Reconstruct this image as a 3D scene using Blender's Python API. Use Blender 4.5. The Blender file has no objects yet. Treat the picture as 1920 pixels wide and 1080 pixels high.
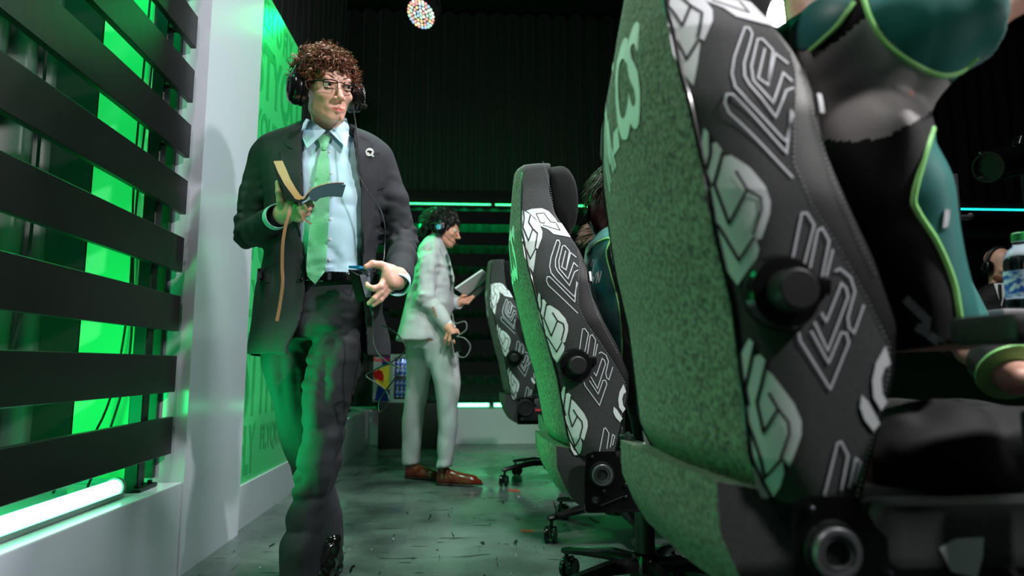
import bpy, bmesh, math, random
import numpy as np
from mathutils import Vector, Matrix, geometry
from mathutils.bvhtree import BVHTree
from math import radians, sin, cos, pi

SC = bpy.context.scene
COL = SC.collection
# ------------------------------------------------------------------ camera
F = 1200.0; PITCH = math.atan(145 / F); YAW = radians(-3.3); CAMZ = 0.75
cp, sp, cy, sy = cos(PITCH), sin(PITCH), cos(YAW), sin(YAW)
cam = bpy.data.cameras.new('camera'); camo = bpy.data.objects.new('camera', cam); COL.objects.link(camo)
cam.sensor_width = 36; cam.lens = 36 * F / 1920; cam.clip_start = .02
camo.location = (0, 0, CAMZ); camo.rotation_euler = (pi / 2 + PITCH, 0, YAW)
cam.dof.use_dof = True; cam.dof.focus_distance = 2.15; cam.dof.aperture_fstop = 2.4
SC.camera = camo
# ------------------------------------------------------------------ colour management, world
SC.view_settings.view_transform = 'Standard'; SC.view_settings.look = 'None'
SC.view_settings.exposure = 0.0; SC.view_settings.gamma = 1.0; SC.view_settings.use_curve_mapping = False
W = bpy.data.worlds.new('world'); SC.world = W; W.use_nodes = True
W.node_tree.nodes['Background'].inputs[0].default_value = (.5, .62, .6, 1)
W.node_tree.nodes['Background'].inputs[1].default_value = .02

def c2w(v):
    """camera-heading frame (x right, y away, z up, origin on the floor under the camera) -> room"""
    x, y, z = v
    return Vector((x * cy - y * sy, x * sy + y * cy, z))
def light(name, kind, loc, target, energy, color, **k):
    l = bpy.data.lights.new(name, kind); l.energy = energy; l.color = color
    for a, b in k.items(): setattr(l, a, b)
    o = bpy.data.objects.new(name, l); COL.objects.link(o); o.location = loc
    o.rotation_euler = (Vector(target) - Vector(loc)).to_track_quat('-Z', 'Y').to_euler()
    return o
GRN = (0.0, 1.0, .20)
light('key_stage_light', 'SPOT', c2w((2.05, .1, 2.75)), c2w((-.5, 2.3, 1.15)), 400, (1, .985, .97), spot_size=radians(74), spot_blend=.55, shadow_soft_size=.09)
light('overhead_white_light', 'SPOT', c2w((.1, 2.6, 4.9)), c2w((.1, 2.5, 0)), 620, (.9, 1, .98), spot_size=radians(52), spot_blend=.6, shadow_soft_size=.25)
light('white_wash_light', 'AREA', c2w((.9, 1.6, 3.6)), c2w((-1.25, 2.6, 1.3)), 75, (.95, .97, 1), size=.5)
light('back_white_light', 'SPOT', c2w((2.2, 4.6, 4.2)), c2w((.6, 1.1, 1.2)), 90, (1, .98, .95), spot_size=radians(50), spot_blend=.5, shadow_soft_size=.15)
light('green_light_left_near', 'SPOT', c2w((-1.1, 1.85, .5)), c2w((-.62, 2.15, .62)), 58, GRN, spot_size=radians(66), spot_blend=.5, shadow_soft_size=.06)
light('white_light_left_top', 'AREA', c2w((-.9, .5, 3.0)), c2w((.45, 1.1, 1.2)), 24, (1, .97, .92), size=.4)
light('green_light_left_high', 'SPOT', c2w((-1.14, 1.7, 1.75)), c2w((-.72, 2.2, 1.0)), 10, GRN, spot_size=radians(62), spot_blend=.5, shadow_soft_size=.06)
light('fill_light_right_low', 'SPOT', c2w((2.0, .0, 1.0)), c2w((.72, 1.0, 1.27)), 34, (1, .97, .95), spot_size=radians(30), spot_blend=.6, shadow_soft_size=.15)  # added unseen fill, brightens the raised-arm player's underarm panel
light('bald_man_fill_light', 'SPOT', c2w((2.6, 3.2, 3.6)), c2w((3.5, 4.65, 1.2)), 90, (1, .97, .93), spot_size=radians(24), spot_blend=.6, shadow_soft_size=.1)  # added unseen spot that lifts the bald man's face, not a desk lamp
light('green_light_panel', 'AREA', (-.5, 3.2, 3.6), (-1.08, 3.3, 1.2), 20, (0, 1, .36), size=.5)
light('green_light_chairs', 'AREA', c2w((-1.25, .7, .75)), c2w((.35, 1.9, .75)), 13, GRN, size=.5)
light('green_light_behind', 'SPOT', c2w((-1.5, 4.6, 2.6)), c2w((-.5, 4.2, .6)), 210, GRN, spot_size=radians(100), spot_blend=.6, shadow_soft_size=.1)
light('green_rim_light', 'SPOT', (-1.0, 3.6, 2.75), c2w((-.7, 2.2, 1.4)), 45, GRN, spot_size=radians(60), spot_blend=.5, shadow_soft_size=.08)
light('green_light_pit', 'AREA', (-1.45, 1.75, 2.9), (-1.35, 2.45, 1.2), 22, (0, 1, .3), size=.3)
light('green_light_pit_low', 'AREA', (-1.45, 1.6, .55), (-1.4, 2.45, 1.1), 8, (0, 1, .2), size=.3)

# ------------------------------------------------------------------ materials
def lin(c): return tuple(((x / 255) / 12.92 if x / 255 <= .04045 else ((x / 255 + .055) / 1.055) ** 2.4) for x in c) + (1,)
MATS = {}
def mat(name, rgb, rough=.5, metal=0, emit=None, estr=0, noise=None, bump=None, spec=.5, trans=0, ior=1.45, sheen=0, alpha=1, coat=0, wave=None):
    """principled with optional noise=(scale, rgb2, contrast) and bump=(scale, strength[, stretch])"""
    if name in MATS: return MATS[name]
    m = bpy.data.materials.new(name); m.use_nodes = True; nt = m.node_tree; b = nt.nodes['Principled BSDF']
    b.inputs['Base Color'].default_value = lin(rgb); b.inputs['Roughness'].default_value = rough
    b.inputs['Metallic'].default_value = metal; b.inputs['Specular IOR Level'].default_value = spec
    b.inputs['Transmission Weight'].default_value = trans; b.inputs['IOR'].default_value = ior
    b.inputs['Alpha'].default_value = alpha; b.inputs['Coat Weight'].default_value = coat
    if sheen: b.inputs['Sheen Weight'].default_value = sheen
    if emit: b.inputs['Emission Color'].default_value = lin(emit); b.inputs['Emission Strength'].default_value = estr
    tc = nt.nodes.new('ShaderNodeTexCoord')
    if noise:
        mp = nt.nodes.new('ShaderNodeMapping'); nt.links.new(tc.outputs['Object'], mp.inputs[0])
        if len(noise) > 3: mp.inputs['Scale'].default_value = noise[3]
        n = nt.nodes.new('ShaderNodeTexNoise'); n.inputs['Scale'].default_value = noise[0]; n.inputs['Detail'].default_value = 4
        r = nt.nodes.new('ShaderNodeValToRGB'); c = noise[2] if len(noise) > 2 else .3
        r.color_ramp.elements[0].position = .5 - c / 2; r.color_ramp.elements[1].position = .5 + c / 2
        r.color_ramp.elements[0].color = lin(rgb); r.color_ramp.elements[1].color = lin(noise[1])
        nt.links.new(mp.outputs[0], n.inputs[0]); nt.links.new(n.outputs[0], r.inputs[0]); nt.links.new(r.outputs[0], b.inputs['Base Color'])
    if bump:
        mp = nt.nodes.new('ShaderNodeMapping'); nt.links.new(tc.outputs['Object'], mp.inputs[0])
        if len(bump) > 2: mp.inputs['Scale'].default_value = bump[2]
        n = nt.nodes.new('ShaderNodeTexNoise'); n.inputs['Scale'].default_value = bump[0]; n.inputs['Detail'].default_value = 3
        q = nt.nodes.new('ShaderNodeBump'); q.inputs['Strength'].default_value = bump[1]; q.inputs['Distance'].default_value = .01
        nt.links.new(mp.outputs[0], n.inputs[0]); nt.links.new(n.outputs[0], q.inputs['Height']); nt.links.new(q.outputs[0], b.inputs['Normal'])
    MATS[name] = m; return m
def floor_mat():
    m = mat('dark_polished_concrete', (62, 70, 70), .3, spec=.5); nt = m.node_tree; b = nt.nodes['Principled BSDF']; N = nt.nodes.new; L = nt.links.new
    tc = N('ShaderNodeTexCoord')
    n1 = N('ShaderNodeTexNoise'); n1.inputs['Scale'].default_value = 1.6; n1.inputs['Detail'].default_value = 6; L(tc.outputs['Object'], n1.inputs[0])
    r1 = N('ShaderNodeValToRGB'); r1.color_ramp.elements[0].color = lin((46, 53, 53)); r1.color_ramp.elements[1].color = lin((104, 112, 110)); r1.color_ramp.elements[0].position = .35; r1.color_ramp.elements[1].position = .68
    L(n1.outputs[0], r1.inputs[0])
    mix = r1.outputs[0]
    for k, (sc, rot, th, colr) in enumerate([((5, 34, 1), .3, .66, (10, 12, 12)), ((30, 5, 1), .2, .67, (8, 10, 10)), ((9, 60, 1), .9, .7, (14, 16, 15)), ((70, 14, 1), -.5, .72, (150, 158, 152))]):
        mp = N('ShaderNodeMapping'); mp.inputs['Scale'].default_value = sc; mp.inputs['Rotation'].default_value = (0, 0, rot); L(tc.outputs['Object'], mp.inputs[0])
        n = N('ShaderNodeTexNoise'); n.inputs['Scale'].default_value = 1.0; n.inputs['Detail'].default_value = 5; n.inputs['Distortion'].default_value = .6; L(mp.outputs[0], n.inputs[0])
        r = N('ShaderNodeValToRGB'); r.color_ramp.elements[0].position = th - .02; r.color_ramp.elements[1].position = th + .02; L(n.outputs[0], r.inputs[0])
        x = N('ShaderNodeMixRGB'); x.inputs[2].default_value = lin(colr); L(r.outputs[0], x.inputs[0]); L(mix, x.inputs[1]); mix = x.outputs[0]
    L(mix, b.inputs['Base Color'])
    n2 = N('ShaderNodeTexNoise'); n2.inputs['Scale'].default_value = 3.2; n2.inputs['Detail'].default_value = 5; L(tc.outputs['Object'], n2.inputs[0])
    mr = N('ShaderNodeMapRange'); mr.inputs[1].default_value = .3; mr.inputs[2].default_value = .7; mr.inputs[3].default_value = .14; mr.inputs[4].default_value = .42
    L(n2.outputs[0], mr.inputs[0]); L(mr.outputs[0], b.inputs['Roughness'])
    return m

# ------------------------------------------------------------------ object helpers
def link(name, me, parent=None, loc=None):
    o = bpy.data.objects.new(name, me); COL.objects.link(o)
    if parent: o.parent = parent
    if loc is not None: o.location = loc
    return o
def wpos(o):
    p = Vector((0, 0, 0))
    while o: p = p + o.location; o = o.parent
    return p
def thing(name, label, cat, loc=(0, 0, 0), group=None):
    o = bpy.data.objects.new(name, None); COL.objects.link(o); o.location = loc; o.empty_display_size = .1
    return tag(o, label, cat, group)
def tag(o, label=None, cat=None, group=None, kind=None):
    if label: o['label'] = label
    if cat: o['category'] = cat
    if group: o['group'] = group
    if kind: o['kind'] = kind
    return o
def mesh(name, V, Fc, m, parent=None, smooth=True, mi=None, mats=None, auto=None):
    """V in room coordinates; the parent chain is unrotated"""
    V = np.asarray(V, dtype=np.float64)
    off = np.array(wpos(parent)) if parent else (V.min(0) + V.max(0)) / 2 * np.array([1, 1, 0]) + np.array([0, 0, V[:, 2].min()])
    me = bpy.data.meshes.new(name); me.from_pydata((V - off).tolist(), [], [tuple(f) for f in Fc] if not isinstance(Fc, np.ndarray) else Fc.tolist())
    for q in (mats or [m]): me.materials.append(q)
    if mi is not None: me.polygons.foreach_set('material_index', np.asarray(mi, dtype=np.int32))
    if smooth: me.polygons.foreach_set('use_smooth', [True] * len(me.polygons))
    me.update()
    o = link(name, me, parent, None if parent else Vector(off))
    if smooth and auto: sharp(o, auto)
    return o
def sharp(o, deg=35):
    me = o.data; bm = bmesh.new(); bm.from_mesh(me)
    bmesh.ops.recalc_face_normals(bm, faces=bm.faces)
    a = radians(deg)
    for e in bm.edges:
        if len(e.link_faces) == 2 and e.calc_face_angle(0) > a: e.smooth = False
    bm.to_mesh(me); bm.free()
class MB:
    """collects shapes into one mesh"""
    def __init__(s): s.bm = bmesh.new()
    def _add(s, geom_verts, M):
        bmesh.ops.transform(s.bm, matrix=M, verts=geom_verts)
    def box(s, c, size, rot=None, bev=0, seg=2):
        r = bmesh.ops.create_cube(s.bm, size=1); vs = r['verts']
        bmesh.ops.scale(s.bm, vec=size, verts=vs)
        if bev:
            es = list({e for v in vs for e in v.link_edges})
            rr = bmesh.ops.bevel(s.bm, geom=es, offset=bev, segments=seg, affect='EDGES', profile=.7); vs = list({v for f in rr['faces'] for v in f.verts} | {v for v in vs if v.is_valid})
        s._add(vs, Matrix.Translation(c) @ (rot.to_4x4() if rot else Matrix.Identity(4))); return s
    def cyl(s, a, b, ra, rb=None, n=24, caps=True):
        a = Vector(a); b = Vector(b); d = b - a
        r = bmesh.ops.create_cone(s.bm, cap_ends=caps, segments=n, radius1=ra, radius2=ra if rb is None else rb, depth=d.length)
        s._add(r['verts'], Matrix.Translation((a + b) / 2) @ d.to_track_quat('Z', 'Y').to_matrix().to_4x4()); return s
    def lathe(s, a, axis, prof, n=32):
        """prof: list of (distance along axis, radius)"""
        a = Vector(a); q = Vector(axis).to_track_quat('Z', 'Y').to_matrix().to_4x4(); M = Matrix.Translation(a) @ q
        rings = []
        for h, r in prof:
            rings.append([s.bm.verts.new(M @ Vector((max(r, 1e-5) * cos(2 * pi * i / n), max(r, 1e-5) * sin(2 * pi * i / n), h))) for i in range(n)])
        for A, B in zip(rings, rings[1:]):
            for i in range(n): s.bm.faces.new((A[i], A[(i + 1) % n], B[(i + 1) % n], B[i]))
        s.bm.faces.new(rings[0][::-1]); s.bm.faces.new(rings[-1]); return s
    def tube(s, pts, r, n=8, taper=None, up=None, flat=1.0):
        pts = [Vector(p) for p in pts]; rings = []; prev = Vector(up) if up else None
        for i, p in enumerate(pts):
            t = (pts[min(i + 1, len(pts) - 1)] - pts[max(i - 1, 0)]).normalized()
            if prev is None: prev = t.orthogonal()
            u = (prev - t * prev.dot(t)); u = u.normalized() if u.length > 1e-6 else t.orthogonal().normalized(); prev = u; w = t.cross(u)
            rr = r * (taper[i] if taper else 1)
            rings.append([s.bm.verts.new(p + (u * cos(2 * pi * k / n) + w * sin(2 * pi * k / n) * flat) * rr) for k in range(n)])
        for A, B in zip(rings, rings[1:]):
            for k in range(n): s.bm.faces.new((A[k], A[(k + 1) % n], B[(k + 1) % n], B[k]))
        if n > 2: s.bm.faces.new(rings[0][::-1]); s.bm.faces.new(rings[-1])
        return s
    def sphere(s, c, r, u=20, v=12, rot=None):
        q = bmesh.ops.create_uvsphere(s.bm, u_segments=u, v_segments=v, radius=1)
        sc = r if hasattr(r, '__len__') else (r, r, r)
        s._add(q['verts'], Matrix.Translation(c) @ (rot.to_4x4() if rot else Matrix.Identity(4)) @ Matrix.Diagonal((*sc, 1))); return s
    def prism(s, poly, d, n):
        """poly: 3D points (planar), extruded by vector n*d"""
        A = [s.bm.verts.new(Vector(p)) for p in poly]; B = [s.bm.verts.new(Vector(p) + Vector(n) * d) for p in poly]
        s.bm.faces.new(A[::-1]); s.bm.faces.new(B)
        for i in range(len(A)): j = (i + 1) % len(A); s.bm.faces.new((A[i], A[j], B[j], B[i]))
        return s
    def build(s, name, m, parent=None, smooth=True, deg=35):
        bmesh.ops.recalc_face_normals(s.bm, faces=s.bm.faces)
        V = np.array([v.co[:] for v in s.bm.verts]); s.bm.verts.index_update()
        Fc = [[v.index for v in f.verts] for f in s.bm.faces]; s.bm.free()
        return mesh(name, V, Fc, m, parent, smooth, auto=deg if smooth else None)
def spline(pts, n=8):
    """Catmull-Rom through the points"""
    P = [np.array(p, float) for p in pts]; P = [2 * P[0] - P[1]] + P + [2 * P[-1] - P[-2]]; out = []
    for i in range(1, len(P) - 2):
        for k in range(n):
            t = k / n; a, b, c, d = P[i - 1:i + 3]
            out.append(.5 * (2 * b + (c - a) * t + (2 * a - 5 * b + 4 * c - d) * t * t + (3 * b - a - 3 * c + d) * t ** 3))
    out.append(P[-2]); return out
# pixel (1920 x 1080) + distance -> camera-heading frame
def c(px, py, d):
    a = (px - 960) / F; b = (540 - py) / F; h = cp - b * sp
    return np.array([a * d / h, d, CAMZ + (b * cp + sp) * d / h])
def U(px, py, d): return c2w(c(px, py, d))
def w_arr(V):
    V = np.asarray(V); return np.stack([V[:, 0] * cy - V[:, 1] * sy, V[:, 0] * sy + V[:, 1] * cy, V[:, 2]], 1)
def text_mesh(txt, bold=0.0, spacing=1.0):
    cu = bpy.data.curves.new('t', 'FONT'); cu.body = txt; cu.offset = bold; cu.space_character = spacing; cu.resolution_u = 4
    o = bpy.data.objects.new('t', cu); COL.objects.link(o); dg = bpy.context.evaluated_depsgraph_get()
    me = bpy.data.meshes.new_from_object(o.evaluated_get(dg)); V = np.array([v.co[:] for v in me.vertices]); Fc = [list(p.vertices) for p in me.polygons]
    bpy.data.objects.remove(o); bpy.data.curves.remove(cu); bpy.data.meshes.remove(me)
    V[:, :2] -= V[:, :2].min(0); return V, Fc, V[:, :2].max(0)

# ------------------------------------------------------------------ room shell
M_white = mat('white_gloss_laminate', (186, 190, 200), .16, spec=.45)
M_white2 = mat('white_satin_paint', (176, 180, 188), .35)
M_black = mat('black_painted_metal', (12, 12, 13), .36, spec=.4, bump=(30, .05))
M_matte = mat('matte_black', (9, 9, 9), .8)
def structure(name, c0, c1, m, bev=0):
    c0 = np.array(c0); c1 = np.array(c1); b = MB(); b.box((c0 + c1) / 2, c1 - c0, bev=bev); o = b.build(name, m, smooth=False); o['kind'] = 'structure'; return o
structure('floor', (-3.2, -2.5, -.05), (9, 9.5, 0), floor_mat())
structure('ceiling', (-3.2, -2.5, 5.2), (9, 9.5, 5.3), M_matte)
structure('trim_1', (-2.1, -1.2, 0), (-1.055, 2.45, .33), M_white, .004)          # near plinth carrying the fence
structure('wall_left_pier', (-2.1, 2.45, 0), (-1.05, 3.03, 5.2), M_white)            # white pier beside the fence
structure('trim_2', (-2.1, 3.03, 0), (-1.075, 4.0, .195), M_white2)                  # plinth under the green panel
structure('trim_3', (-2.1, 4.0, 0), (-1.0, 6.3, .33), M_white2)
structure('trim_4', (-2.1, 6.3, 0), (9, 7.2, .33), M_white2)
structure('wall_left', (-3.2, -2.5, 0), (-2.1, 9.5, 5.2), M_matte)
structure('wall_right', (8.9, -2.5, 0), (9.1, 9.5, 5.2), M_matte)
structure('wall_back', (-3.2, 8.2, 0), (9, 8.4, 5.2), M_matte)
def curtain(name, a, b, z0, z1, amp, period, m, label, soft=.5, seed=1):
    rnd = random.Random(seed); a = Vector(a); b = Vector(b); L = (b - a).length; t = (b - a) / L; nrm = Vector((t.y, -t.x, 0))
    n = int(L / period * 8); V = []; Fc = []; zs = np.linspace(z0, z1, 14); ph = [rnd.uniform(-.5, .5) for _ in range(n + 1)]
    for i in range(n + 1):
        s = L * i / n
        for z in zs:
            w = amp * math.copysign(abs(sin(2 * pi * s / period + .25 * ph[i // 8])) ** soft, sin(2 * pi * s / period)) + .012 * sin(z * 3 + s * 5 + ph[i // 8] * 4)
            p = a + t * s + nrm * w; V.append((p.x, p.y, z))
    k = len(zs)
    for i in range(n):
        for j in range(k - 1): Fc.append((i * k + j, (i + 1) * k + j, (i + 1) * k + j + 1, i * k + j + 1))
    o = mesh(name, V, Fc, m); return tag(o, label, 'curtain')
M_film = mat('dark_glossy_film_curtain', (50, 60, 56), .42, spec=.4, bump=(3, .25, (1, 1, .5)))
M_drape = mat('black_stage_drape', (20, 20, 20), .7, sheen=.2)
curtain('pleated_curtain', (-1.62, -.9, 0), (-1.62, 2.44, 0), .335, 3.9, .03, .15, M_film, 'dark glossy pleated curtain hanging behind the near slatted fence')
curtain('pleated_curtain', (-1.6, 6.75, 0), (8.6, 6.75, 0), .335, 2.42, .03, .16, M_drape, 'low black corrugated sheet behind the slatted fence at the back', seed=2)
curtain('stage_drape', (-2.0, 7.6, 0), (8.8, 7.6, 0), 0, 5.15, .05, .2, M_drape, 'tall black pleated drape closing the back of the stage', .8, seed=3)
curtain('stage_drape', (-1.62, 4.1, 0), (-1.62, 7.4, 0), .335, 5.15, .04, .2, M_drape, 'tall black pleated drape beyond the green lettered panel', .8, seed=4)

# boards in the lit slot beside the pier
M_gboard = mat('green_gel_board', (110, 205, 150), .16, spec=.6)
o = MB().box((-1.33, 2.437, 2.1), (.22, .02, 3.5)).build('wall_board', M_gboard, smooth=False); tag(o, 'bright green lit board in the slot behind the near slatted fence', 'board')
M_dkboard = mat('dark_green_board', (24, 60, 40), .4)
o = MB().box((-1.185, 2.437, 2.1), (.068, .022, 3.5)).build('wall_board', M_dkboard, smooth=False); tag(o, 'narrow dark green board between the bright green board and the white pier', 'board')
o = MB().box((-1.53, 2.437, 2.1), (.17, .02, 3.5)).build('wall_board', M_matte, smooth=False); tag(o, 'black board between the pleated film curtain and the bright green board', 'board')

# ------------------------------------------------------------------ slatted fences
M_black2 = mat('black_matt_metal', (17, 17, 18), .8, spec=.15)
def fence(p_end, p_far, z0, n, label, posts, grp=None, flip=1, x_post=.06, M_black=M_black):
    """slats from p_far to p_end (2D), bottom slat top height z0"""
    a = Vector((*p_far, 0)); b = Vector((*p_end, 0)); t = (b - a).normalized(); nr = Vector((t.y, -t.x, 0)) * flip
    root = thing('slat_fence', label, 'fence', (b.x, b.y, .33))
    R3 = Matrix.Rotation(math.atan2(t.y, t.x), 3, 'Z'); L = (b - a).length
    for k in range(n):
        z = z0 - .065 + .2195 * k
        MB().box((a + b) / 2 + Vector((0, 0, z)), (L, .022, .131), R3, .002, 1).build('slat', M_black, root)
    H = z0 + .22 * (n - 1) + .02
    for s in posts:
        p = b - t * s - nr * x_post
        q = MB().box(p + Vector((0, 0, (.33 + H) / 2)), (.05, .045, H - .33), R3, .003, 1)
        po = q.build('post', M_black, root)
        m = MB().box(p + Vector((0, 0, .337)), (.13, .1, .014), R3, .003, 1)
        for u in (-.045, .045):
            for v in (-.032, .032): m.cyl(p + R3 @ Vector((u, v, .342)), p + R3 @ Vector((u, v, .354)), .008, n=6)
        m.build('foot_plate', M_black, po)
        for k in range(n): MB().box(b - t * s - nr * .022 + Vector((0, 0, z0 - .065 + .2195 * k)), (.045, .035, .1), R3, .003, 1).build('bracket', M_black, po)
    return root
fence((-1.10, 2.425), (-.985, -.6), .565, 13, 'black slatted fence on the white plinth in the left foreground', (.11, 1.4, 2.7))
fence((-1.12, 6.05), (-1.12, 4.15), .565, 9, 'black slatted fence on the plinth beyond the green lettered panel', (.1, 1.7), M_black=M_black2)
fence((-1.0, 6.45), (8.6, 6.45), .565, 10, 'long black slatted fence across the back of the stage', (.1, 2.1, 3.9, 5.7, 7.5, 9.4), flip=-1, M_black=M_black2)
# hanging cables in the slot
def cable(pts, r, name, label, m=None, n=8, parent=None):
    o = MB().tube(spline(pts, n), r, 8).build(name, m or mat('black_rubber_cable', (14, 14, 15), .4), parent)
    if label: tag(o, label, 'cable')
    return o
cable([(-1.245, 2.40, 3.7), (-1.25, 2.395, 2.6), (-1.237, 2.4, 2.0), (-1.26, 2.4, 1.3), (-1.245, 2.4, .8), (-1.29, 2.38, .5), (-1.3, 2.3, .342)], .004, 'power_cable', 'black cable hanging down the bright green board, the one nearer the fence post')
cable([(-1.27, 2.41, 3.7), (-1.262, 2.40, 2.3), (-1.275, 2.4, 1.5), (-1.262, 2.4, 1.0), (-1.3, 2.38, .6), (-1.35, 2.2, .342)], .004, 'power_cable', 'black cable hanging down the bright green board, the one nearer the pleated curtain')
cable([(-1.5, 2.2, 2.2), (-1.49, 2.2, 1.2), (-1.45, 2.1, .8), (-1.47, 1.9, .342)], .005, 'power_cable', 'thin glossy cable in front of the pleated curtain behind the fence')
# LED tubes
def led(a, b, r, col, st, label, grp=None, name='led_tube'):
    a = Vector(a); b = Vector(b); t = (b - a).normalized()
    root = thing(name, label, 'light', (a + b) / 2 - Vector((0, 0, r)), grp)
    m = mat('led_%d_%d_%d_%d' % (*col, st), (200, 200, 200), .4, emit=col, estr=st)
    MB().cyl(a, b, r * .8, n=20).build('diffuser', m, root)
    cap = mat('grey_plastic', (120, 130, 128), .3)
    for p, s in ((a, -1), (b, 1)): MB().cyl(p, p + t * s * .014, r, n=20).build('end_cap', cap, root)
    MB().box((a + b) / 2 - Vector((0, 0, r * .75)), ((b - a).length if abs(t.x) > .5 else r * 1.3, (b - a).length if abs(t.y) > .5 else r * 1.3, r * .5)).build('housing', cap, root)
    return root
led((-1.125, -.3, .362), (-1.15, 2.18, .362), .03, (120, 255, 190), 9, 'thick glowing green tube lying on the near white plinth under the fence')
led((-1.05, 4.75, .362), (-1.05, 5.3, .362), .03, (90, 255, 160), 9, 'short glowing green tube on the plinth beyond the green lettered panel')
for x0, x1, q in ((-.55, .14, 'behind the legs of the man in pale grey'), (.19, .95, 'behind the farthest gaming chair'), (1.0, 1.8, 'beyond the focused gaming chair')):
    led((x0, 6.36, .362), (x1, 6.36, .362), .026, (90, 255, 160), 8, 'glowing green tube on the back plinth ' + q, 'green tubes along the back plinth')
for x0, x1, q in ((-1.5, -.75, 'behind the walking man'), (-.68, .15, 'above the man in pale grey'), (.2, 1.19, 'running behind the headrest of the focused chair'), (1.23, 1.28, 'tiny end piece by the teal board')):
    led((x0, 6.42, 2.385), (x1, 6.42, 2.385), .014, (20, 255, 110), 5, 'thin green light strip on the back fence, ' + q, 'green strips on the back fence', 'led_strip')
for x0, x1, q in ((4.2, 5.02, 'nearer the monitor'), (5.07, 6.0, 'above the water bottle')):
    led((x0, 6.42, 2.41), (x1, 6.42, 2.41), .012, (20, 220, 200), 4, 'thin teal light strip on the back fence, ' + q, 'teal strips on the back fence', 'led_strip')
light('green_strip_glow', 'AREA', (-.3, 6.62, 2.35), (-.3, 7.6, 2.9), 9, (0, 1, .25), shape='RECTANGLE', size=3.0, size_y=.1)
light('green_strip_glow_down', 'AREA', (-.5, 6.6, 2.3), (-.5, 6.75, .6), 9, (0, 1, .2), shape='RECTANGLE', size=2.4, size_y=.06)

# ------------------------------------------------------------------ green lettered panel
root = thing('lettered_wall_panel', 'green wall panel with darker green lettering between the white pier and the fence', 'panel', (-1.09, 3.5, .195))
M_gp = mat('green_panel_print', (60, 190, 110), .35); M_gt = mat('dark_green_print', (36, 160, 86), .35)
MB().box((-1.105, 3.465, 1.435), (.03, .87, 2.48)).build('board', M_gp, root, smooth=False)
def wall_text(rows):
    V = []; Fc = []
    for (z, h, txt, y0, lw) in rows:
        tv, tf, sz = text_mesh(txt, .03); n0 = len(V); wid = lw * len(txt.replace(' ', ''))
        P = [(-1.0885, y0 + q[0] / sz[0] * wid, z + q[1] / sz[1] * h) for q in tv]
        keep = [f for f in tf if all(3.035 < P[i][1] < 3.895 and P[i][2] < 2.67 for i in f)]
        V += P; Fc += [[i + n0 for i in f] for f in keep]
    return V, Fc
V, Fc = wall_text([(.23, .235, '& FLY', 2.98, .085), (.3, .15, 'FLYQUEST', 3.40, .06), (.5, .41, 'UESTYFLY', 2.86, .115), (.95, .22, 'FLYQUEST', 3.0, .11), (1.21, .36, 'FLYQUEST', 2.9, .12),
                   (1.61, .19, 'QUEST FLYQUEST', 3.0, .07), (1.84, .2, 'FLYQUEST O', 2.98, .085), (2.07, .34, 'ESTYQU', 2.98, .14), (2.45, .2, 'QUEST O FLY', 2.99, .075)])
mesh('lettering', V, Fc, M_gt, root, smooth=False)

# ------------------------------------------------------------------ gaming chairs
def heather(name, a, b2, sc=900):
    m = mat(name, a, .9, noise=(sc, b2, .25), bump=(700, .25), sheen=.15); return m
M_heather = heather('heather_grey_fabric', (22, 23, 25), (60, 61, 64))
M_heather2 = heather('heather_back_fabric', (40, 46, 38), (112, 120, 104), 130)
M_leather = mat('black_soft_leather', (11, 11, 13), .5, spec=.35, bump=(500, .05))
M_print = mat('white_fabric_print', (205, 206, 212), .7)
M_seam = mat('silver_outline_print', (190, 192, 200), .6); M_dkprint = mat('dark_fabric_print', (22, 23, 26), .9)
M_gloss = mat('black_gloss_plastic', (12, 12, 13), .2)
M_plast = mat('black_matte_plastic', (22, 22, 24), .45)
M_steel = mat('polished_steel', (150, 152, 155), .25, 1)
M_dsteel = mat('dark_steel', (70, 72, 75), .35, 1)
M_velour = mat('black_velour', (9, 9, 11), .85, spec=.2, sheen=.08)
CA = radians(5.7); tC = np.array([cos(CA), sin(CA)]); aC = np.array([-sin(CA), cos(CA)])
RING = c(1128, 890, 1.85); O_mid = RING[:2] + .20 * tC + .26 * aC
def side(px, py, hw):
    """where the mid chair's side face (y = -hw) meets the ray through a traced point, in the chair's own frame"""
    a = (px - 960) / F; b = (540 - py) / F; h = cp - b * sp; r = np.array([a / h, 1.0]); o = O_mid - hw * aC
    d = o.dot(aC) / r.dot(aC); P = r * d - O_mid
    return P.dot(tC), CAMZ + (b * cp + sp) * d / h
HWp = [(300, .115), (350, .135), (400, .17), (450, .22), (520, .255), (600, .265), (700, .26), (800, .255), (870, .25)]
def hwpy(py): return float(np.interp(py, [q[0] for q in HWp], [q[1] for q in HWp]))
def S(px, py): return side(px, py, hwpy(py))
REAR = [(985, 302), (982, 330), (980, 387), (981, 430), (993, 497), (1010, 563), (1027, 633), (1047, 700), (1058, 760), (1069, 822), (1091, 858)]
FRONT = [(1015, 302), (1026, 312), (1033, 367), (1043, 403), (1070, 443), (1087, 467), (1104, 500), (1112, 553), (1133, 600), (1160, 649), (1182, 702), (1180, 747), (1167, 800), (1156, 852)]
BAND = [(1011, 302), (1022, 312), (1029, 367), (1039, 403), (1066, 443), (1083, 470), (1087, 490), (1084, 530), (1084, 575), (1100, 608), (1124, 640), (1150, 680), (1172, 718), (1173, 745), (1161, 800), (1150, 850)]
Zt = S(1000, 302)[1]; Zb = S(1120, 856)[1]
def curve_x(pts):
    q = sorted([S(*p)[::-1] for p in pts]); return lambda z: float(np.interp(z, [k[0] for k in q], [k[1] for k in q]))
xr_ = curve_x(REAR); xf_ = curve_x(FRONT); xb_ = curve_x(BAND)
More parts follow.
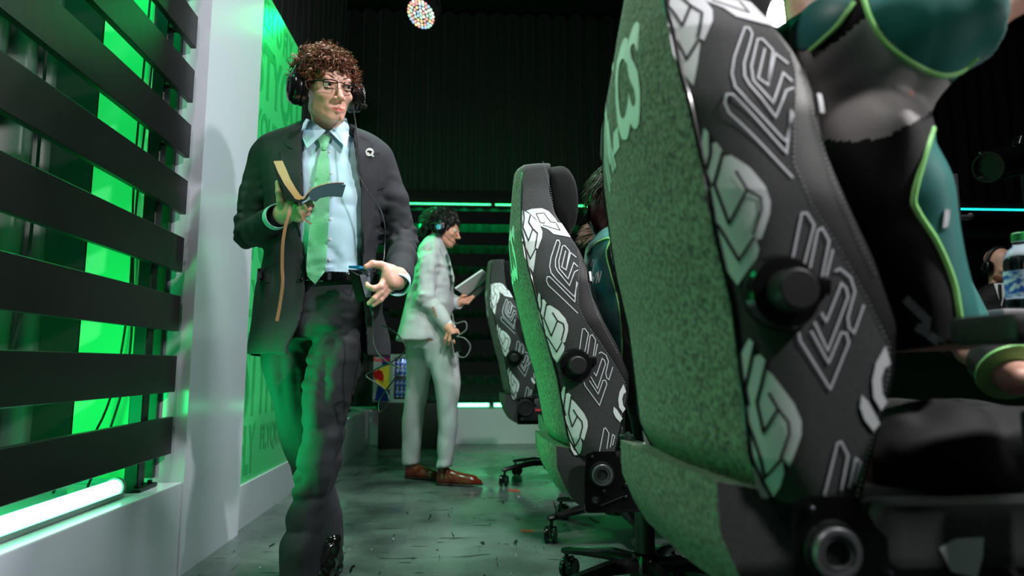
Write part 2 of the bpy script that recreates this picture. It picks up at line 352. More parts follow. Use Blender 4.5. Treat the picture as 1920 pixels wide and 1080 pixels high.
hz = sorted([(side(1050, p, h)[1], h) for p, h in HWp]); hw_ = lambda z: float(np.interp(z, [k[0] for k in hz], [k[1] for k in hz]))
BUL = .022
RND = .024
def roff(x, z): return RND * max(0., 1 - max(0., x - xr_(z)) / .075) ** 2
def rear_x(y, z): return xr_(z) - BUL * max(0, 1 - (y / (hw_(z) - RND)) ** 2)
def make_back(root):
    n = 64; rings = []; Zs = list(np.linspace(Zb, Zt - .012, n)); V = []; mi = []
    loopn = None
    def ring(z, sh=0.0, zoff=0):
        xr, xf, xb, hw = xr_(z), xf_(z), xb_(z), hw_(z); xb = min(xb, xf - .004); xc = xr + .45 * (xf - xr) + .015
        hwm = hw - sh
        half = []          # from rear centre to front centre on the near (-y) side
        hr = hwm - RND
        for u in (0, .25, .5, .75, .9): half.append((xr - BUL * (1 - u * u), -hr * u, 0))
        half += [(xr - .003, -hr * .975, 0), (xr, -hr, 0)]
        for d_ in (.003, .008, .014, .020, .028, .036, .046, .056, .066, .08): half.append((xr + d_, -hwm + roff(xr + d_, z), 1))
        for u in (.33, .66, 1): half.append((xr + .08 + max(.002, xb - xr - .08) * u, -hwm, 1))
        half += [(xb + (xf - xb) * .7, -hwm + .001, 2), (xf - .002, -hwm + .006, 2), (xf, -hwm + .018, 2), (xf - .004, -hwm + .034, 2), (xf - .02, -hwm + .05, 2)]
        half += [(xc + .01, -hwm + .085, 2), (xc, -hwm * .5, 2), (xc, 0, 2)]
        if sh:
            xm = (xr + xf) / 2; half = [(xm + (x - xm) * (1 - sh * 6), y, m) for x, y, m in half]
        return half, z + zoff
    rr = [ring(Zb, .02, -.004)] + [ring(z) for z in Zs] + [ring(Zt - .012, .004, .004), ring(Zt - .012, .012, .009), ring(Zt - .012, .03, .012)]
    for half, z in rr:
        full = [(x, y, z) for x, y, _ in half] + [(x, -y, z) for x, y, _ in half[-2:0:-1]]
        V += full; loopn = len(full); ms = [m for _, _, m in half]
    ms2 = ms[1:] + ms[::-1][1:]       # material of the edge k -> k+1
    mring = [ms[min(k + 1, len(ms) - 1)] if k < len(ms) - 1 else ms[2 * len(ms) - 2 - k] for k in range(loopn)]
    Fc = []; MI = []
    for r in range(len(rr) - 1):
        for k in range(loopn):
            a = r * loopn + k; b = r * loopn + (k + 1) % loopn
            Fc.append((a, b, b + loopn, a + loopn)); m = mring[k]
            MI.append(m)
    Fc.append(tuple(range(loopn))[::-1]); MI.append(2); Fc.append(tuple(range((len(rr) - 1) * loopn, len(rr) * loopn))); MI.append(1)
    o = mesh('backrest', V, Fc, None, root, mi=MI, mats=[M_heather2, M_heather, M_leather]); sharp(o, 50)
    return o
def resample(pts, step):
    out = [np.array(pts[0], float)]
    for a, b in zip(pts, pts[1:]):
        a = np.array(a, float); b = np.array(b, float); n = max(1, int(np.hypot(*(b - a)) / step))
        for k in range(1, n + 1): out.append(a + (b - a) * k / n)
    return out
def smooth2(pts, n=3):
    return [q for q in spline(pts, n)]
def ribbon(pts, w, step=3.0, to=None):
    """2D polyline -> quads strip; to() maps a 2D point to 3D"""
    P = resample(pts, step); L = []; n = len(P)
    for i, p in enumerate(P):
        a = P[max(i - 1, 0)]; b = P[min(i + 1, n - 1)]
        t1 = p - a if i else b - p; t2 = b - p if i < n - 1 else p - a
        t1 = t1 / (np.hypot(*t1) + 1e-9); t2 = t2 / (np.hypot(*t2) + 1e-9); n1 = np.array([-t1[1], t1[0]]); n2 = np.array([-t2[1], t2[0]])
        m = n1 + n2; l = np.hypot(*m)
        if l < .5: m = n1; sc = 1
        else: m = m / l; sc = min(1 / max(m.dot(n1), .4), 1.8)
        L.append((p + m * sc * w / 2, p - m * sc * w / 2))
    V = [to(*q) for l in L for q in l]; Fc = [(2 * i, 2 * i + 1, 2 * i + 3, 2 * i + 2) for i in range(n - 1)]
    return V, Fc
def tri_poly(poly, step):
    """triangulated polygon with interior points"""
    B = resample(list(poly) + [poly[0]], step)[:-1]; nb = len(B); x = np.array(B); lo, hi = x.min(0), x.max(0); pts = list(B)
    def inside(p):
        c_ = False; j = nb - 1
        for i in range(nb):
            if (B[i][1] > p[1]) != (B[j][1] > p[1]) and p[0] < (B[j][0] - B[i][0]) * (p[1] - B[i][1]) / (B[j][1] - B[i][1]) + B[i][0]: c_ = not c_
            j = i
        return c_
    for u in np.arange(lo[0] + step / 2, hi[0], step):
        for v in np.arange(lo[1] + step / 2, hi[1], step):
            p = np.array([u, v])
            if inside(p) and np.min(np.hypot(x[:, 0] - u, x[:, 1] - v)) > step * .45: pts.append(p)
    r = geometry.delaunay_2d_cdt([Vector(p) for p in pts], [(i, (i + 1) % nb) for i in range(nb)], [], 1, 1e-6)
    return [np.array(v[:]) for v in r[0]], [tuple(f) for f in r[2]]
def A4(pts): return [(960 + x / 4, 370 + y / 4) for x, y in pts]
def B4(pts): return [(960 + x / 4, 600 + y / 4) for x, y in pts]
def near_side(eps, s=-1):
    def f(px, py):
        h = hwpy(py); x, z = side(px, py, h); return (x, s * (h - roff(x, z) + eps), z)
    return f
OUTL = [A4(p) for p in ([(455, 735), (330, 612), (292, 565), (282, 515), (292, 450), (318, 370), (335, 322), (350, 322), (360, 345)],
        [(360, 345), (350, 385), (325, 470), (325, 520), (340, 552), (430, 662), (468, 560), (495, 545)], [(455, 735), (468, 745), (478, 690), (492, 640)],
        [(492, 520), (462, 490), (420, 612), (355, 535), (350, 480), (378, 365), (395, 362), (430, 402), (405, 545), (372, 522), (402, 400)],
        [(405, 545), (438, 415), (482, 450)], [(493, 870), (275, 660), (260, 625), (265, 595), (283, 595), (470, 785), (484, 630)])] + \
       [B4(p) for p in ([(505, 225), (528, 68), (545, 65), (572, 102), (545, 240)], [(565, 252), (585, 120), (600, 110), (626, 150), (608, 272)], [(622, 270), (640, 178)],
        [(540, 465), (545, 490), (655, 640), (710, 482), (700, 452), (682, 452), (645, 555), (580, 455)],
        [(590, 425), (640, 515), (700, 330), (692, 302), (675, 288), (630, 420), (612, 392)], [(650, 250), (668, 240), (705, 265), (722, 310), (702, 400), (708, 432), (726, 448), (755, 352)],
        [(655, 985), (688, 815), (700, 808), (726, 850), (710, 965)], [(735, 955), (753, 858), (770, 870), (752, 940)])]
GLY = [A4([(72, 85), (92, 88), (120, 108), (150, 135), (205, 200), (228, 255), (225, 300), (195, 385), (180, 374), (183, 400), (176, 470), (165, 555), (130, 500), (100, 430), (85, 330), (75, 200)]),
       [*A4([(205, 710), (220, 728), (226, 765), (245, 762), (262, 790), (264, 812), (290, 808), (350, 850), (400, 910), (420, 960), (420, 1000)]), *B4([(400, 165), (385, 170), (396, 200), (392, 230), (370, 270), (347, 322), (310, 270), (280, 190), (262, 120)]), *A4([(235, 960), (215, 880), (198, 800)])],
       B4([(373, 565), (395, 497), (410, 512), (412, 556), (430, 548), (446, 565), (452, 596), (470, 612), (540, 700), (566, 755), (568, 800), (542, 905), (518, 882), (530, 930), (528, 975), (516, 1020), (480, 1022), (456, 980), (440, 900), (415, 800), (400, 720), (395, 650)])]
GDK = [A4(p) for p in ([(92, 88), (96, 150), (88, 215), (112, 275), (128, 320), (158, 232), (128, 180), (140, 128)], [(158, 232), (192, 268), (176, 374)], [(84, 318), (118, 390), (142, 455), (180, 378)],
       [(222, 728), (228, 800), (220, 862), (238, 912)], [(263, 795), (250, 880), (246, 905), (300, 1040), (342, 925), (305, 862)], [(342, 925), (386, 950), (392, 990), (372, 1075)], [(222, 945), (268, 1060)])] + \
      [B4(p) for p in ([(268, 120), (340, 240), (378, 160)], [(410, 512), (404, 590), (398, 665), (412, 722)], [(448, 570), (438, 660), (432, 705), (458, 805), (492, 722), (462, 672)], [(492, 722), (525, 762), (530, 800), (512, 880)], [(412, 770), (450, 870), (482, 955), (516, 880)], [(440, 898), (484, 985)])]
POLY = [A4([(112, 92), (150, 82), (225, 82), (275, 105), (325, 160), (340, 188), (372, 195), (440, 300), (310, 275), (270, 240), (215, 215), (170, 150)]),
        B4([(835, 480), (805, 540), (795, 600), (802, 655), (830, 695), (850, 665), (832, 640), (825, 590), (835, 555), (855, 540)]), B4([(762, 650), (785, 670), (828, 738), (808, 765), (775, 730), (758, 690)])]
GDET = [A4([(330, 190), (290, 185), (262, 150), (240, 118), (182, 120), (212, 188), (240, 195), (245, 180)]), A4([(230, 208), (360, 248), (330, 195)])]
def decals(root, s):
    to = near_side(.0020, s); V = []; Fc = []
    def add(v, f):
        n0 = len(V); V.extend(v); Fc.extend([[i + n0 for i in q] for q in f])
    for p in OUTL: add(*ribbon(p, 1.75, 2.5, to))
    mesh('outline_print', V, Fc, M_seam, root, smooth=False)
    V = []; Fc = []
    for p in GLY + POLY:
        v, f = tri_poly(p, 3.2); mesh('block_print', [to(*q) for q in v], f, M_print, root, smooth=False)
    V = []; Fc = []; to = near_side(.0030, s)
    for p in GDET: add(*ribbon(p, 1.1, 2.5, to))
    for p in GDK: add(*ribbon(p, 2.1, 2.0, to))
    mesh('dark_line_print', V, Fc, M_dkprint, root, smooth=False)
    b = MB()                                                     # dashed seams
    for line in (BAND[5:], [(1095, 487), (1101, 530), (1118, 585), (1140, 630), (1158, 662)], [(1018, 303), (1030, 345), (1037, 385)]):
        P = resample(line, 2.2); to = near_side(.001, s)
        for k in range(0, len(P) - 1, 2):
            a = Vector(to(*P[k])); e = Vector(to(*(P[k] * .35 + P[k + 1] * .65))); b.cyl(a, e, .0008, n=4, caps=False)
    b.build('stitching', mat('pale_thread', (170, 170, 172), .8), root)
def knob(root, s):
    x, z = side(1079, 685, .262); y = s * .262; b = MB()
    b.lathe((x, y - s * .012, z), (0, s, 0), [(0, .046), (.012, .049), (.018, .047), (.024, .044), (.026, .03)], 40)
    b.box((x + .045, y, z + .012), (.03, .02, .02), bev=.004)
    o = b.build('lumbar_dial', M_gloss, root)
    MB().lathe((x, y + s * .012, z), (0, s, 0), [(0, .027), (.024, .0262), (.029, .0250), (.031, .0225), (.031, 0)], 40).build('dial_cap', M_plast, o)
def swivel_base(root):
    b = MB(); b.lathe((0, 0, .085), (0, 0, 1), [(0, .03), (0, .05), (.03, .055), (.07, .04), (.075, .03)], 28); hub = b.build('base_hub', M_gloss, root)
    MB().cyl((0, 0, .13), (0, 0, .30), .031, n=24).build('gas_column_shroud', M_plast, root)
    MB().cyl((0, 0, .28), (0, 0, .46), .017, n=20).build('gas_column', M_dsteel, root)
    for k in range(5):
        a = radians(BASE_A + 72 * k); d = Vector((cos(a), sin(a), 0)); nn = Vector((-d.y, d.x, 0)); b = MB()
        pts = [(.04, .125, .026, .022), (.14, .127, .024, .019), (.25, .112, .02, .014), (.335, .098, .016, .011), (.352, .096, .010, .008)]
        rings = []
        for r, z, w, h in pts:
            rings.append([b.bm.verts.new(d * r + nn * (w * q[0]) + Vector((0, 0, z + h * q[1]))) for q in ((-1, -.8), (-1, .2), (-.6, .9), (.6, .9), (1, .2), (1, -.8))])
        for A_, B_ in zip(rings, rings[1:]):
            for i in range(6): b.bm.faces.new((A_[i], A_[(i + 1) % 6], B_[(i + 1) % 6], B_[i]))
        b.bm.faces.new(rings[0]); b.bm.faces.new(rings[-1])
        leg = b.build('leg', M_gloss, root)
        p = d * .335; q = Matrix.Rotation(a + .9 + k, 3, 'Z'); ax = q @ Vector((0, 1, 0)); w0 = p + q @ Vector((.018, 0, .0345))
        b = MB(); b.cyl(p + Vector((0, 0, .06)), p + Vector((0, 0, .1)), .008, n=10)
        for s2 in (-1, 1): b.lathe(w0 + ax * s2 * .009, ax * s2, [(0, .033), (.003, .0345), (.012, .0345), (.016, .031), (.016, .02), (.014, .018), (.014, 0)], 28)
        b.box(w0 + Vector((0, 0, .012)), (.05, .016, .05), q, .006)
        b.build('caster', M_gloss, leg)
BASE_A = 200
def make_chair(label):
    root = thing('gaming_chair', label, 'chair', (0, 0, 0), 'gaming chairs along the desk')
    up = []
    bk = make_back(root); up.append(bk)
    for s in (-1, 1): decals(bk, s); knob(bk, s)
    for s in (-1, 1):
        b = MB(); b.tube([(xr_(z) - .001, s * (hw_(z) - RND), z) for z in np.linspace(Zb, Zt - .03, 60)], .0035, 8); b.build('edge_piping', M_gloss, bk)
    # lettering across the back
    tv, tf, sz = text_mesh('LCS', .035, .95); V = []
    def onback(y, z, e=.0015): return (rear_x(y, z) - e, y, z)
    for q in tv:
        u = q[0] / sz[0]; v = q[1] / sz[1]; V.append(onback(.075 - .17 * u, 1.02 + .175 * v))
    mesh('back_lettering', V, tf, M_print, bk, smooth=False)
    V = []; Fc = []
    for k, (y0, za, zb) in enumerate([(.185, 1.16, .98), (.165, 1.20, .99), (.145, 1.17, 1.02), (.125, 1.13, 1.0), (.105, 1.1, 1.0)]):
        v, f = ribbon([(y0, za), (y0 - .035, zb)], .013, .02, lambda y, z: onback(y, z)); n0 = len(V); V += v; Fc += [[i + n0 for i in q] for q in f]
    mesh('slash_emblem', V, Fc, M_print, bk, smooth=False)
    # headrest pillow
    prof = [S(*p) for p in [(1026, 312), (1058, 309), (1075, 325), (1085, 350), (1090, 380), (1089, 405), (1081, 427), (1074, 440), (1050, 415), (1038, 390), (1030, 350)]]
    pf = spline(prof + [prof[0]], 4)[:-1]; cx = np.mean([p[0] for p in pf]); cz = np.mean([p[1] for p in pf]); V = []; ys = [-.15, -.147, -.135, -.11, -.05, 0, .05, .11, .135, .147, .15]; sc = [.3, .7, .92, 1, 1, 1, 1, 1, .92, .7, .3]
    for y, s in zip(ys, sc): V += [(cx + (p[0] - cx) * s, y * .93, cz + (p[1] - cz) * s) for p in pf]
    n = len(pf); Fc = [(r * n + k, r * n + (k + 1) % n, (r + 1) * n + (k + 1) % n, (r + 1) * n + k) for r in range(len(ys) - 1) for k in range(n)] + [tuple(range(n)), tuple(range((len(ys) - 1) * n, len(ys) * n))]
    up.append(mesh('headrest_pillow', V, Fc, M_velour, root, auto=60))
    V, Fc = tri_poly([(1104, 509), (1108, 509), (1110, 527), (1106, 527)], 4); to = near_side(.0015, -1); mesh('side_tag', [to(*p) for p in V], Fc, M_print, bk, smooth=False)
    # lower rear cover
    q = [S(1046, 838), (S(1046, 838)[0] + .002, S(1050, 880)[1]), S(1062, 915), S(1078, 942), S(1095, 955), S(1108, 955), S(1112, 850)]
    pf = [(x, z) for x, z in q]; V = []; ys = [-.225, -.222, 0, .222, .225]
    for y in ys: V += [(p[0] - (.012 if y == 0 else 0), y, p[1]) for p in pf]
    n = len(pf); Fc = [(r * n + k, r * n + (k + 1) % n, (r + 1) * n + (k + 1) % n, (r + 1) * n + k) for r in range(4) for k in range(n)] + [tuple(range(n)), tuple(range(4 * n, 5 * n))]
    up.append(mesh('lower_back_cover', V, Fc, None, root, auto=40, mats=[M_heather2, M_heather], mi=[0] * (len(Fc) - 2) + [1, 1]))  # end caps use the darker cloth as painted shade against the key light
    # brackets
    for s in (-1, 1):
        b = MB(); Y = s * .262
        pl = [(1098, 852), (1112, 846), (1150, 846), (1165, 872), (1185, 890), (1215, 905), (1290, 905), (1290, 958), (1096, 955), (1096, 900)]
        b.prism([(side(*p, .262)[0], Y, side(*p, .262)[1]) for p in pl], .008, (0, s, 0)); 
        x0, z0 = side(1096, 957, .262); x1, _ = side(1290, 957, .262); b.box(((x0 + x1) / 2, Y + s * .012, z0), (x1 - x0, .03, .003))
        br = b.build('hinge_bracket', M_gloss, root, smooth=False); up.append(br)
        x, z = side(1128, 890, .27); YY = Y + s * .008
        MB().lathe((x, YY, z), (0, s, 0), [(0, .036), (.006, .035), (.006, .029)], 36).build('recliner_plate', M_plast, br)
        MB().lathe((x, YY + s * .004, z), (0, s, 0), [(0, .0295), (.008, .0295), (.01, .028), (.01, .022), (.004, .021), (.004, .02), (.008, .0195), (.008, .0165), (.002, .016), (.002, 0)], 40).build('recliner_ring', mat('brushed_steel', (120, 122, 126), .4, .7), br)
        for p, r in (((1116, 937), .0065), ((1204, 933), .0065), ((1132, 920), .0045), ((1172, 908), .005), ((1172, 931), .0045), ((1110, 856), .004)):
            x, z = side(*p, .27); MB().lathe((x, YY, z), (0, s, 0), [(0, r * 1.7), (.003, r * 1.7), (.003, r), (.009, r * .9), (.01, r * .6), (.01, 0)], 12).build('bolt', M_steel if r > .006 else M_dsteel, br)
        xa, za = side(1127, 948, .28); xb, zb = side(1168, 931, .28); MB().tube([(xa, YY + s * .01, za), (xb, YY + s * .01, zb)], .0022, 8).build('link_rod', M_dsteel, br)
    zs = side(1150, 905, .262)[1]
    b = MB(); b.box((.08, 0, zs + .028), (.52, .44, .1), bev=.035, seg=4); b.box((.30, 0, zs + .02), (.12, .50, .09), bev=.03, seg=4)
    st = b.build('seat', mat('black_seat_fabric', (12, 12, 13), .8, spec=.2), root); up.append(st)
    for s in (-1, 1):
        b = MB(); b.box((.10, s * .245, zs + .035), (.48, .055, .085), bev=.025, seg=4); bo = b.build('seat_bolster', M_heather, root); up.append(bo)
        to = lambda px, py: (side(px, py, .274)[0], s * .2738, side(px, py, .274)[1]); V, Fc = tri_poly([(1216, 888), (1230, 881), (1254, 880), (1252, 896), (1246, 912), (1225, 907)], 4)
        mesh('block_print', [to(*p) for p in V], Fc, M_print, bo, smooth=False)
        b = MB(); b.tube(spline([(.02, s * .2, zs - .03), (.04, s * .29, zs - .02), (.05, s * .315, zs + .03), (.05, s * .315, zs + .2)], 5), .014, 10); b.box((.05, s * .315, zs + .12), (.05, .03, .14), bev=.008); ar = b.build('armrest_post', M_plast, root); up.append(ar)
        MB().box((.10, s * .31, zs + .285), (.25, .1, .035), bev=.014, seg=4).build('armrest_pad', mat('soft_black_pad', (30, 30, 32), .55), ar)
    up.append(MB().box((0.02, 0, zs - .045), (.24, .16, .05), bev=.01).box((.02, 0, zs - .02), (.34, .34, .008)).build('tilt_mechanism', M_plast, root))
    up.append(MB().tube([(.02, -.05, zs - .05), (.04, -.2, zs - .045), (.05, -.27, zs - .05)], .006, 8).box((.052, -.285, zs - .05), (.035, .05, .008), bev=.003).build('tilt_lever', M_plast, root))
    swivel_base(root)
    for o in up: o['_up'] = 1
    return root
def copy_tree(o, parent=None):
    r = o.copy(); COL.objects.link(r)
    if parent: r.parent = parent
    for ch in list(o.children): copy_tree(ch, r)
    return r
def place_chair(root, xy, dz, extra=0):
    root.location = c2w((xy[0], xy[1], 0)); root.rotation_euler = (0, 0, CA + YAW + extra)
    for ch in root.children:
        if ch.get('_up'): ch.location.z += dz
def recline(root, deg):
    x, z = side(1128, 890, .27); a = radians(deg)
    for ch in root.children:
        if ch.name.startswith(('backrest', 'headrest')):
            ch.rotation_euler = (0, a, 0); p = Vector((x, 0, z)); o = p - Matrix.Rotation(a, 3, 'Y') @ p; ch.location = ch.location + o
chair_mid = make_chair('grey gaming chair with white outline print, second nearest, in sharp focus beside the walking man')
chair_fore = copy_tree(chair_mid); chair_fore['label'] = 'very large blurred gaming chair closest to the camera, under the player with the raised arm'
chair_far = copy_tree(chair_mid); chair_far['label'] = 'farthest gaming chair of the row, small, just right of the man in pale grey'
chair_hid = copy_tree(chair_mid); chair_hid['label'] = 'gaming chair mostly hidden behind the second nearest one, its caster showing on the floor'
for ch in chair_far.children:      # the far chair's hinge wears a plastic cover with a red tag
    if ch.name.startswith('hinge_bracket'):
        s = -1 if ch.data.vertices[0].co.y < 0 else 1; x, z = side(1128, 890, .27)
        q = MB().lathe((x, s * .27, z), (0, s, 0), [(0, .052), (.03, .052), (.038, .047), (.038, .04), (.034, .038), (.034, 0)], 40).box((x + .06, s * .285, z - .035), (.16, .03, .085), bev=.012).build('hinge_cover', M_plast, ch)
        q2 = MB().box((x + .075, s * .302, z - .012), (.035, .003, .014)).build('red_tag', mat('red_fabric_tag', (190, 50, 60), .6), q)
        q2.parent = ch
place_chair(chair_mid, O_mid, 0); dxy = .20 * tC + .26 * aC
place_chair(chair_fore, c(1555, 1030, .80)[:2] + dxy, .085)
place_chair(chair_far, c(985, 765, 4.0)[:2] + dxy, .045)
place_chair(chair_hid, c(1095, 900, 2.72)[:2] + dxy, -.01)
recline(chair_fore, 5.0)
for o in list(bpy.data.objects):
    if '_up' in o: del o['_up']

# ------------------------------------------------------------------ signed-distance sculpting (camera-heading frame), meshed by surface nets
_rs = np.random.RandomState(5); _LAT = _rs.rand(32, 32, 32).astype(np.float32) * 2 - 1
def vnoise(x, y, z):
    xi = np.floor(x).astype(int); yi = np.floor(y).astype(int); zi = np.floor(z).astype(int)
    fx = x - xi; fy = y - yi; fz = z - zi; fx = fx * fx * (3 - 2 * fx); fy = fy * fy * (3 - 2 * fy); fz = fz * fz * (3 - 2 * fz)
    def g(a, b, d): return _LAT[(xi + a) & 31, (yi + b) & 31, (zi + d) & 31]
    return ((g(0, 0, 0) * (1 - fx) + g(1, 0, 0) * fx) * (1 - fy) + (g(0, 1, 0) * (1 - fx) + g(1, 1, 0) * fx) * fy) * (1 - fz) + \
           ((g(0, 0, 1) * (1 - fx) + g(1, 0, 1) * fx) * (1 - fy) + (g(0, 1, 1) * (1 - fx) + g(1, 1, 1) * fx) * fy) * fz
def smin(a, b, k): h = np.clip(.5 + .5 * (b - a) / k, 0, 1); return b * (1 - h) + a * h - k * h * (1 - h)
def smax(a, b, k): return -smin(-a, -b, k)
class G:
    """evaluation grid"""
    def __init__(s, lo, hi, res):
        s.lo = np.array(lo, float); s.res = res; n = np.ceil((np.array(hi) - s.lo) / res).astype(int) + 1; s.n = n
        ax = [(s.lo[i] + res * np.arange(n[i])).astype(np.float32) for i in range(3)]
        s.x, s.y, s.z = np.meshgrid(*ax, indexing='ij'); s.d = np.full(n, 1e3, np.float32)
    def cap(s, a, b, ra, rb=None, fl=None):
        """tapered capsule; fl = (unit axis, squash >1 makes it thinner along that axis)"""
        rb = ra if rb is None else rb; a = np.asarray(a, float); b = np.asarray(b, float); ab = b - a; L = max(ab.dot(ab), 1e-9)
        px, py, pz = s.x - a[0], s.y - a[1], s.z - a[2]; t = np.clip((px * ab[0] + py * ab[1] + pz * ab[2]) / L, 0, 1)
        px -= t * ab[0]; py -= t * ab[1]; pz -= t * ab[2]
        if fl is not None:
            u = np.asarray(fl[0], float); u = u / np.linalg.norm(u); k = px * u[0] + py * u[1] + pz * u[2]; q = (fl[1] - 1) * k; px = px + q * u[0]; py = py + q * u[1]; pz = pz + q * u[2]
        d = np.sqrt(px * px + py * py + pz * pz) - (ra + (rb - ra) * t)
        return d / (fl[1] if fl is not None and fl[1] > 1.5 else 1)
    def ell(s, c0, r, R=None):
        p = [s.x - c0[0], s.y - c0[1], s.z - c0[2]]
        if R is not None: p = [p[0] * R[0][i] + p[1] * R[1][i] + p[2] * R[2][i] for i in range(3)]
        k0 = np.sqrt(sum((p[i] / r[i]) ** 2 for i in range(3))); k1 = np.sqrt(sum((p[i] / r[i] ** 2) ** 2 for i in range(3))) + 1e-6
        return k0 * (k0 - 1) / k1
    def chain(s, pts, k=.01, fl=None):
        """pts: (point, radius)"""
        d = None
        for (a, ra), (b, rb) in zip(pts, pts[1:]):
            e = s.cap(a, b, ra, rb, fl); d = e if d is None else smin(d, e, k)
        return d
    def loft(s, rows, p=2.3, infl=0.0, zlo=None, zhi=None):
        """rows: (z, x, y, rx, ry) sorted in z; superelliptic cross-sections"""
        rows = sorted(rows); zz = [r[0] for r in rows]; Z = s.z[0, 0, :]
        f = [np.interp(Z, zz, [r[i] for r in rows]).astype(np.float32) for i in range(1, 5)]
        ker = max(1, int(.012 / s.res)); 
        if ker > 1:
            w = np.ones(2 * ker + 1) / (2 * ker + 1); f = [np.convolve(np.pad(q, ker, 'edge'), w, 'valid').astype(np.float32) for q in f]
        cx, cyy, rx, ry = [q[None, None, :] for q in f]; rx = rx + infl; ry = ry + infl
        k = (np.abs((s.x - cx) / rx) ** p + np.abs((s.y - cyy) / ry) ** p) ** (1 / p)
        d = (k - 1) * np.minimum(rx, ry)
        return np.maximum(d, np.maximum((zz[0] if zlo is None else zlo) - s.z, s.z - (zz[-1] if zhi is None else zhi)))
    def add(s, d, k=.01): s.d = smin(s.d, d, k) if k else np.minimum(s.d, d); return s
    def sub(s, d, k=.004): s.d = smax(s.d, -d, k); return s
    def wrinkle(s, amp, fr, where=None, st=(1, 1, 1), seed=0):
        n = vnoise(s.x * fr * st[0] + seed, s.y * fr * st[1] + seed * .7, s.z * fr * st[2] + seed * 1.3)
        n = 1 - 2 * np.abs(n)
        s.d = s.d + amp * n * (1 if where is None else where); return s
    def near(s, p, r): return np.exp(-((s.x - p[0]) ** 2 + (s.y - p[1]) ** 2 + (s.z - p[2]) ** 2) / (r * r))
    def pix(s):
        h = s.y; u = s.z - CAMZ; zf = h * cp + u * sp; return 960 + F * s.x / zf, 540 - F * (u * cp - h * sp) / zf
    def mesh(s):
        d = s.d; I = d < 0; n = d.shape
        cs = [(i, j, k) for i in (0, 1) for j in (0, 1) for k in (0, 1)]
        sl = lambda A, o: A[o[0]:n[0] - 1 + o[0], o[1]:n[1] - 1 + o[1], o[2]:n[2] - 1 + o[2]]
        cnt = sum(sl(I, o).astype(np.int8) for o in cs); act = (cnt > 0) & (cnt < 8)
        idx = np.full(act.shape, -1, np.int64); w = np.argwhere(act); idx[act] = np.arange(len(w))
        acc = np.zeros((len(w), 3)); m = np.zeros(len(w))
        cv = {o: d[w[:, 0] + o[0], w[:, 1] + o[1], w[:, 2] + o[2]] for o in cs}
        for a in cs:
            for ax in range(3):
                if a[ax]: continue
                b = list(a); b[ax] = 1; b = tuple(b); va, vb = cv[a], cv[b]; x = (va < 0) != (vb < 0); t = np.where(x, va / np.where(x, va - vb, 1), 0)
                P = np.tile(np.array(a, float), (len(w), 1)); P[:, ax] = t; acc += P * x[:, None]; m += x
        V = (w + acc / m[:, None]) * s.res + s.lo; Q = []
        for ax in range(3):
            o1, o2 = [k for k in range(3) if k != ax]
            A = [slice(0, n[k] - 1) if k == ax else slice(1, n[k] - 1) for k in range(3)]; B = list(A); B[ax] = slice(1, n[ax])
            a, b = I[tuple(A)], I[tuple(B)]; e = np.argwhere(a != b); 
            off = np.zeros(3, int); off[o1] = 1; off[o2] = 1; e = e + off; sgn = a[tuple((e - off).T)]
            def g(u, v): q = e.copy(); q[:, o1] -= u; q[:, o2] -= v; return idx[q[:, 0], q[:, 1], q[:, 2]]
            q = np.stack([g(0, 0), g(1, 0), g(1, 1), g(0, 1)], 1); fl = sgn if ax != 1 else ~sgn; q[~fl] = q[~fl][:, ::-1]; Q.append(q)
        return V, np.concatenate(Q)
def sculpt(g, name, m, parent, mats=None, paint=None, relax=1):
    V, Q = g.mesh()
    for _ in range(relax):        # light smoothing
        S_ = np.zeros_like(V); n = np.zeros(len(V))
        for k in range(4):
            a, b = Q[:, k], Q[:, (k + 1) % 4]; np.add.at(S_, a, V[b]); np.add.at(S_, b, V[a]); np.add.at(n, a, 1); np.add.at(n, b, 1)
        V = V * .5 + .5 * S_ / np.maximum(n, 1)[:, None]
    mi = None
    if paint is not None: mi = paint(V[Q].mean(1), V)
    return mesh(name, w_arr(V), Q, m, parent, mats=mats, mi=mi), V, Q
def rows_px(rows, near=0.0):
    """(py, pxL, pxR, depth, ry) -> loft rows"""
    out = []
    for py, a, b, d, ry in rows:
        A = c(a, py, d - near); B = c(b, py, d - near); out.append((c(a, py, d)[2], (A[0] + B[0]) / 2, d, (B[0] - A[0]) / 2, ry))
    return out
def topix(P):
    x, y, z = P[..., 0], P[..., 1], P[..., 2] - CAMZ; zf = y * cp + z * sp; return np.stack([960 + F * x / zf, 540 - F * (z * cp - y * sp) / zf], -1)
def inpoly(P, poly):
    r = np.zeros(len(P), bool); n = len(poly); j = n - 1
    for i in range(n):
        xi, yi = poly[i]; xj, yj = poly[j]
        cnd = ((yi > P[:, 1]) != (yj > P[:, 1])) & (P[:, 0] < (xj - xi) * (P[:, 1] - yi) / (yj - yi + 1e-12) + xi); r ^= cnd; j = i
    return r
def sdpoly(X, Y, poly):
    d = np.full(X.shape, 1e9, np.float32); ins = np.zeros(X.shape, bool); n = len(poly); j = n - 1
    for i in range(n):
        ax, ay = poly[i]; bx, by = poly[j]; ex, ey = bx - ax, by - ay; wx, wy = X - ax, Y - ay; t = np.clip((wx * ex + wy * ey) / (ex * ex + ey * ey), 0, 1)
        d = np.minimum(d, (wx - ex * t) ** 2 + (wy - ey * t) ** 2); ins ^= ((ay > Y) != (by > Y)) & (X < ex * (Y - ay) / (by - ay + 1e-12) + ax); j = i
    return np.where(ins, -1, 1) * np.sqrt(d)
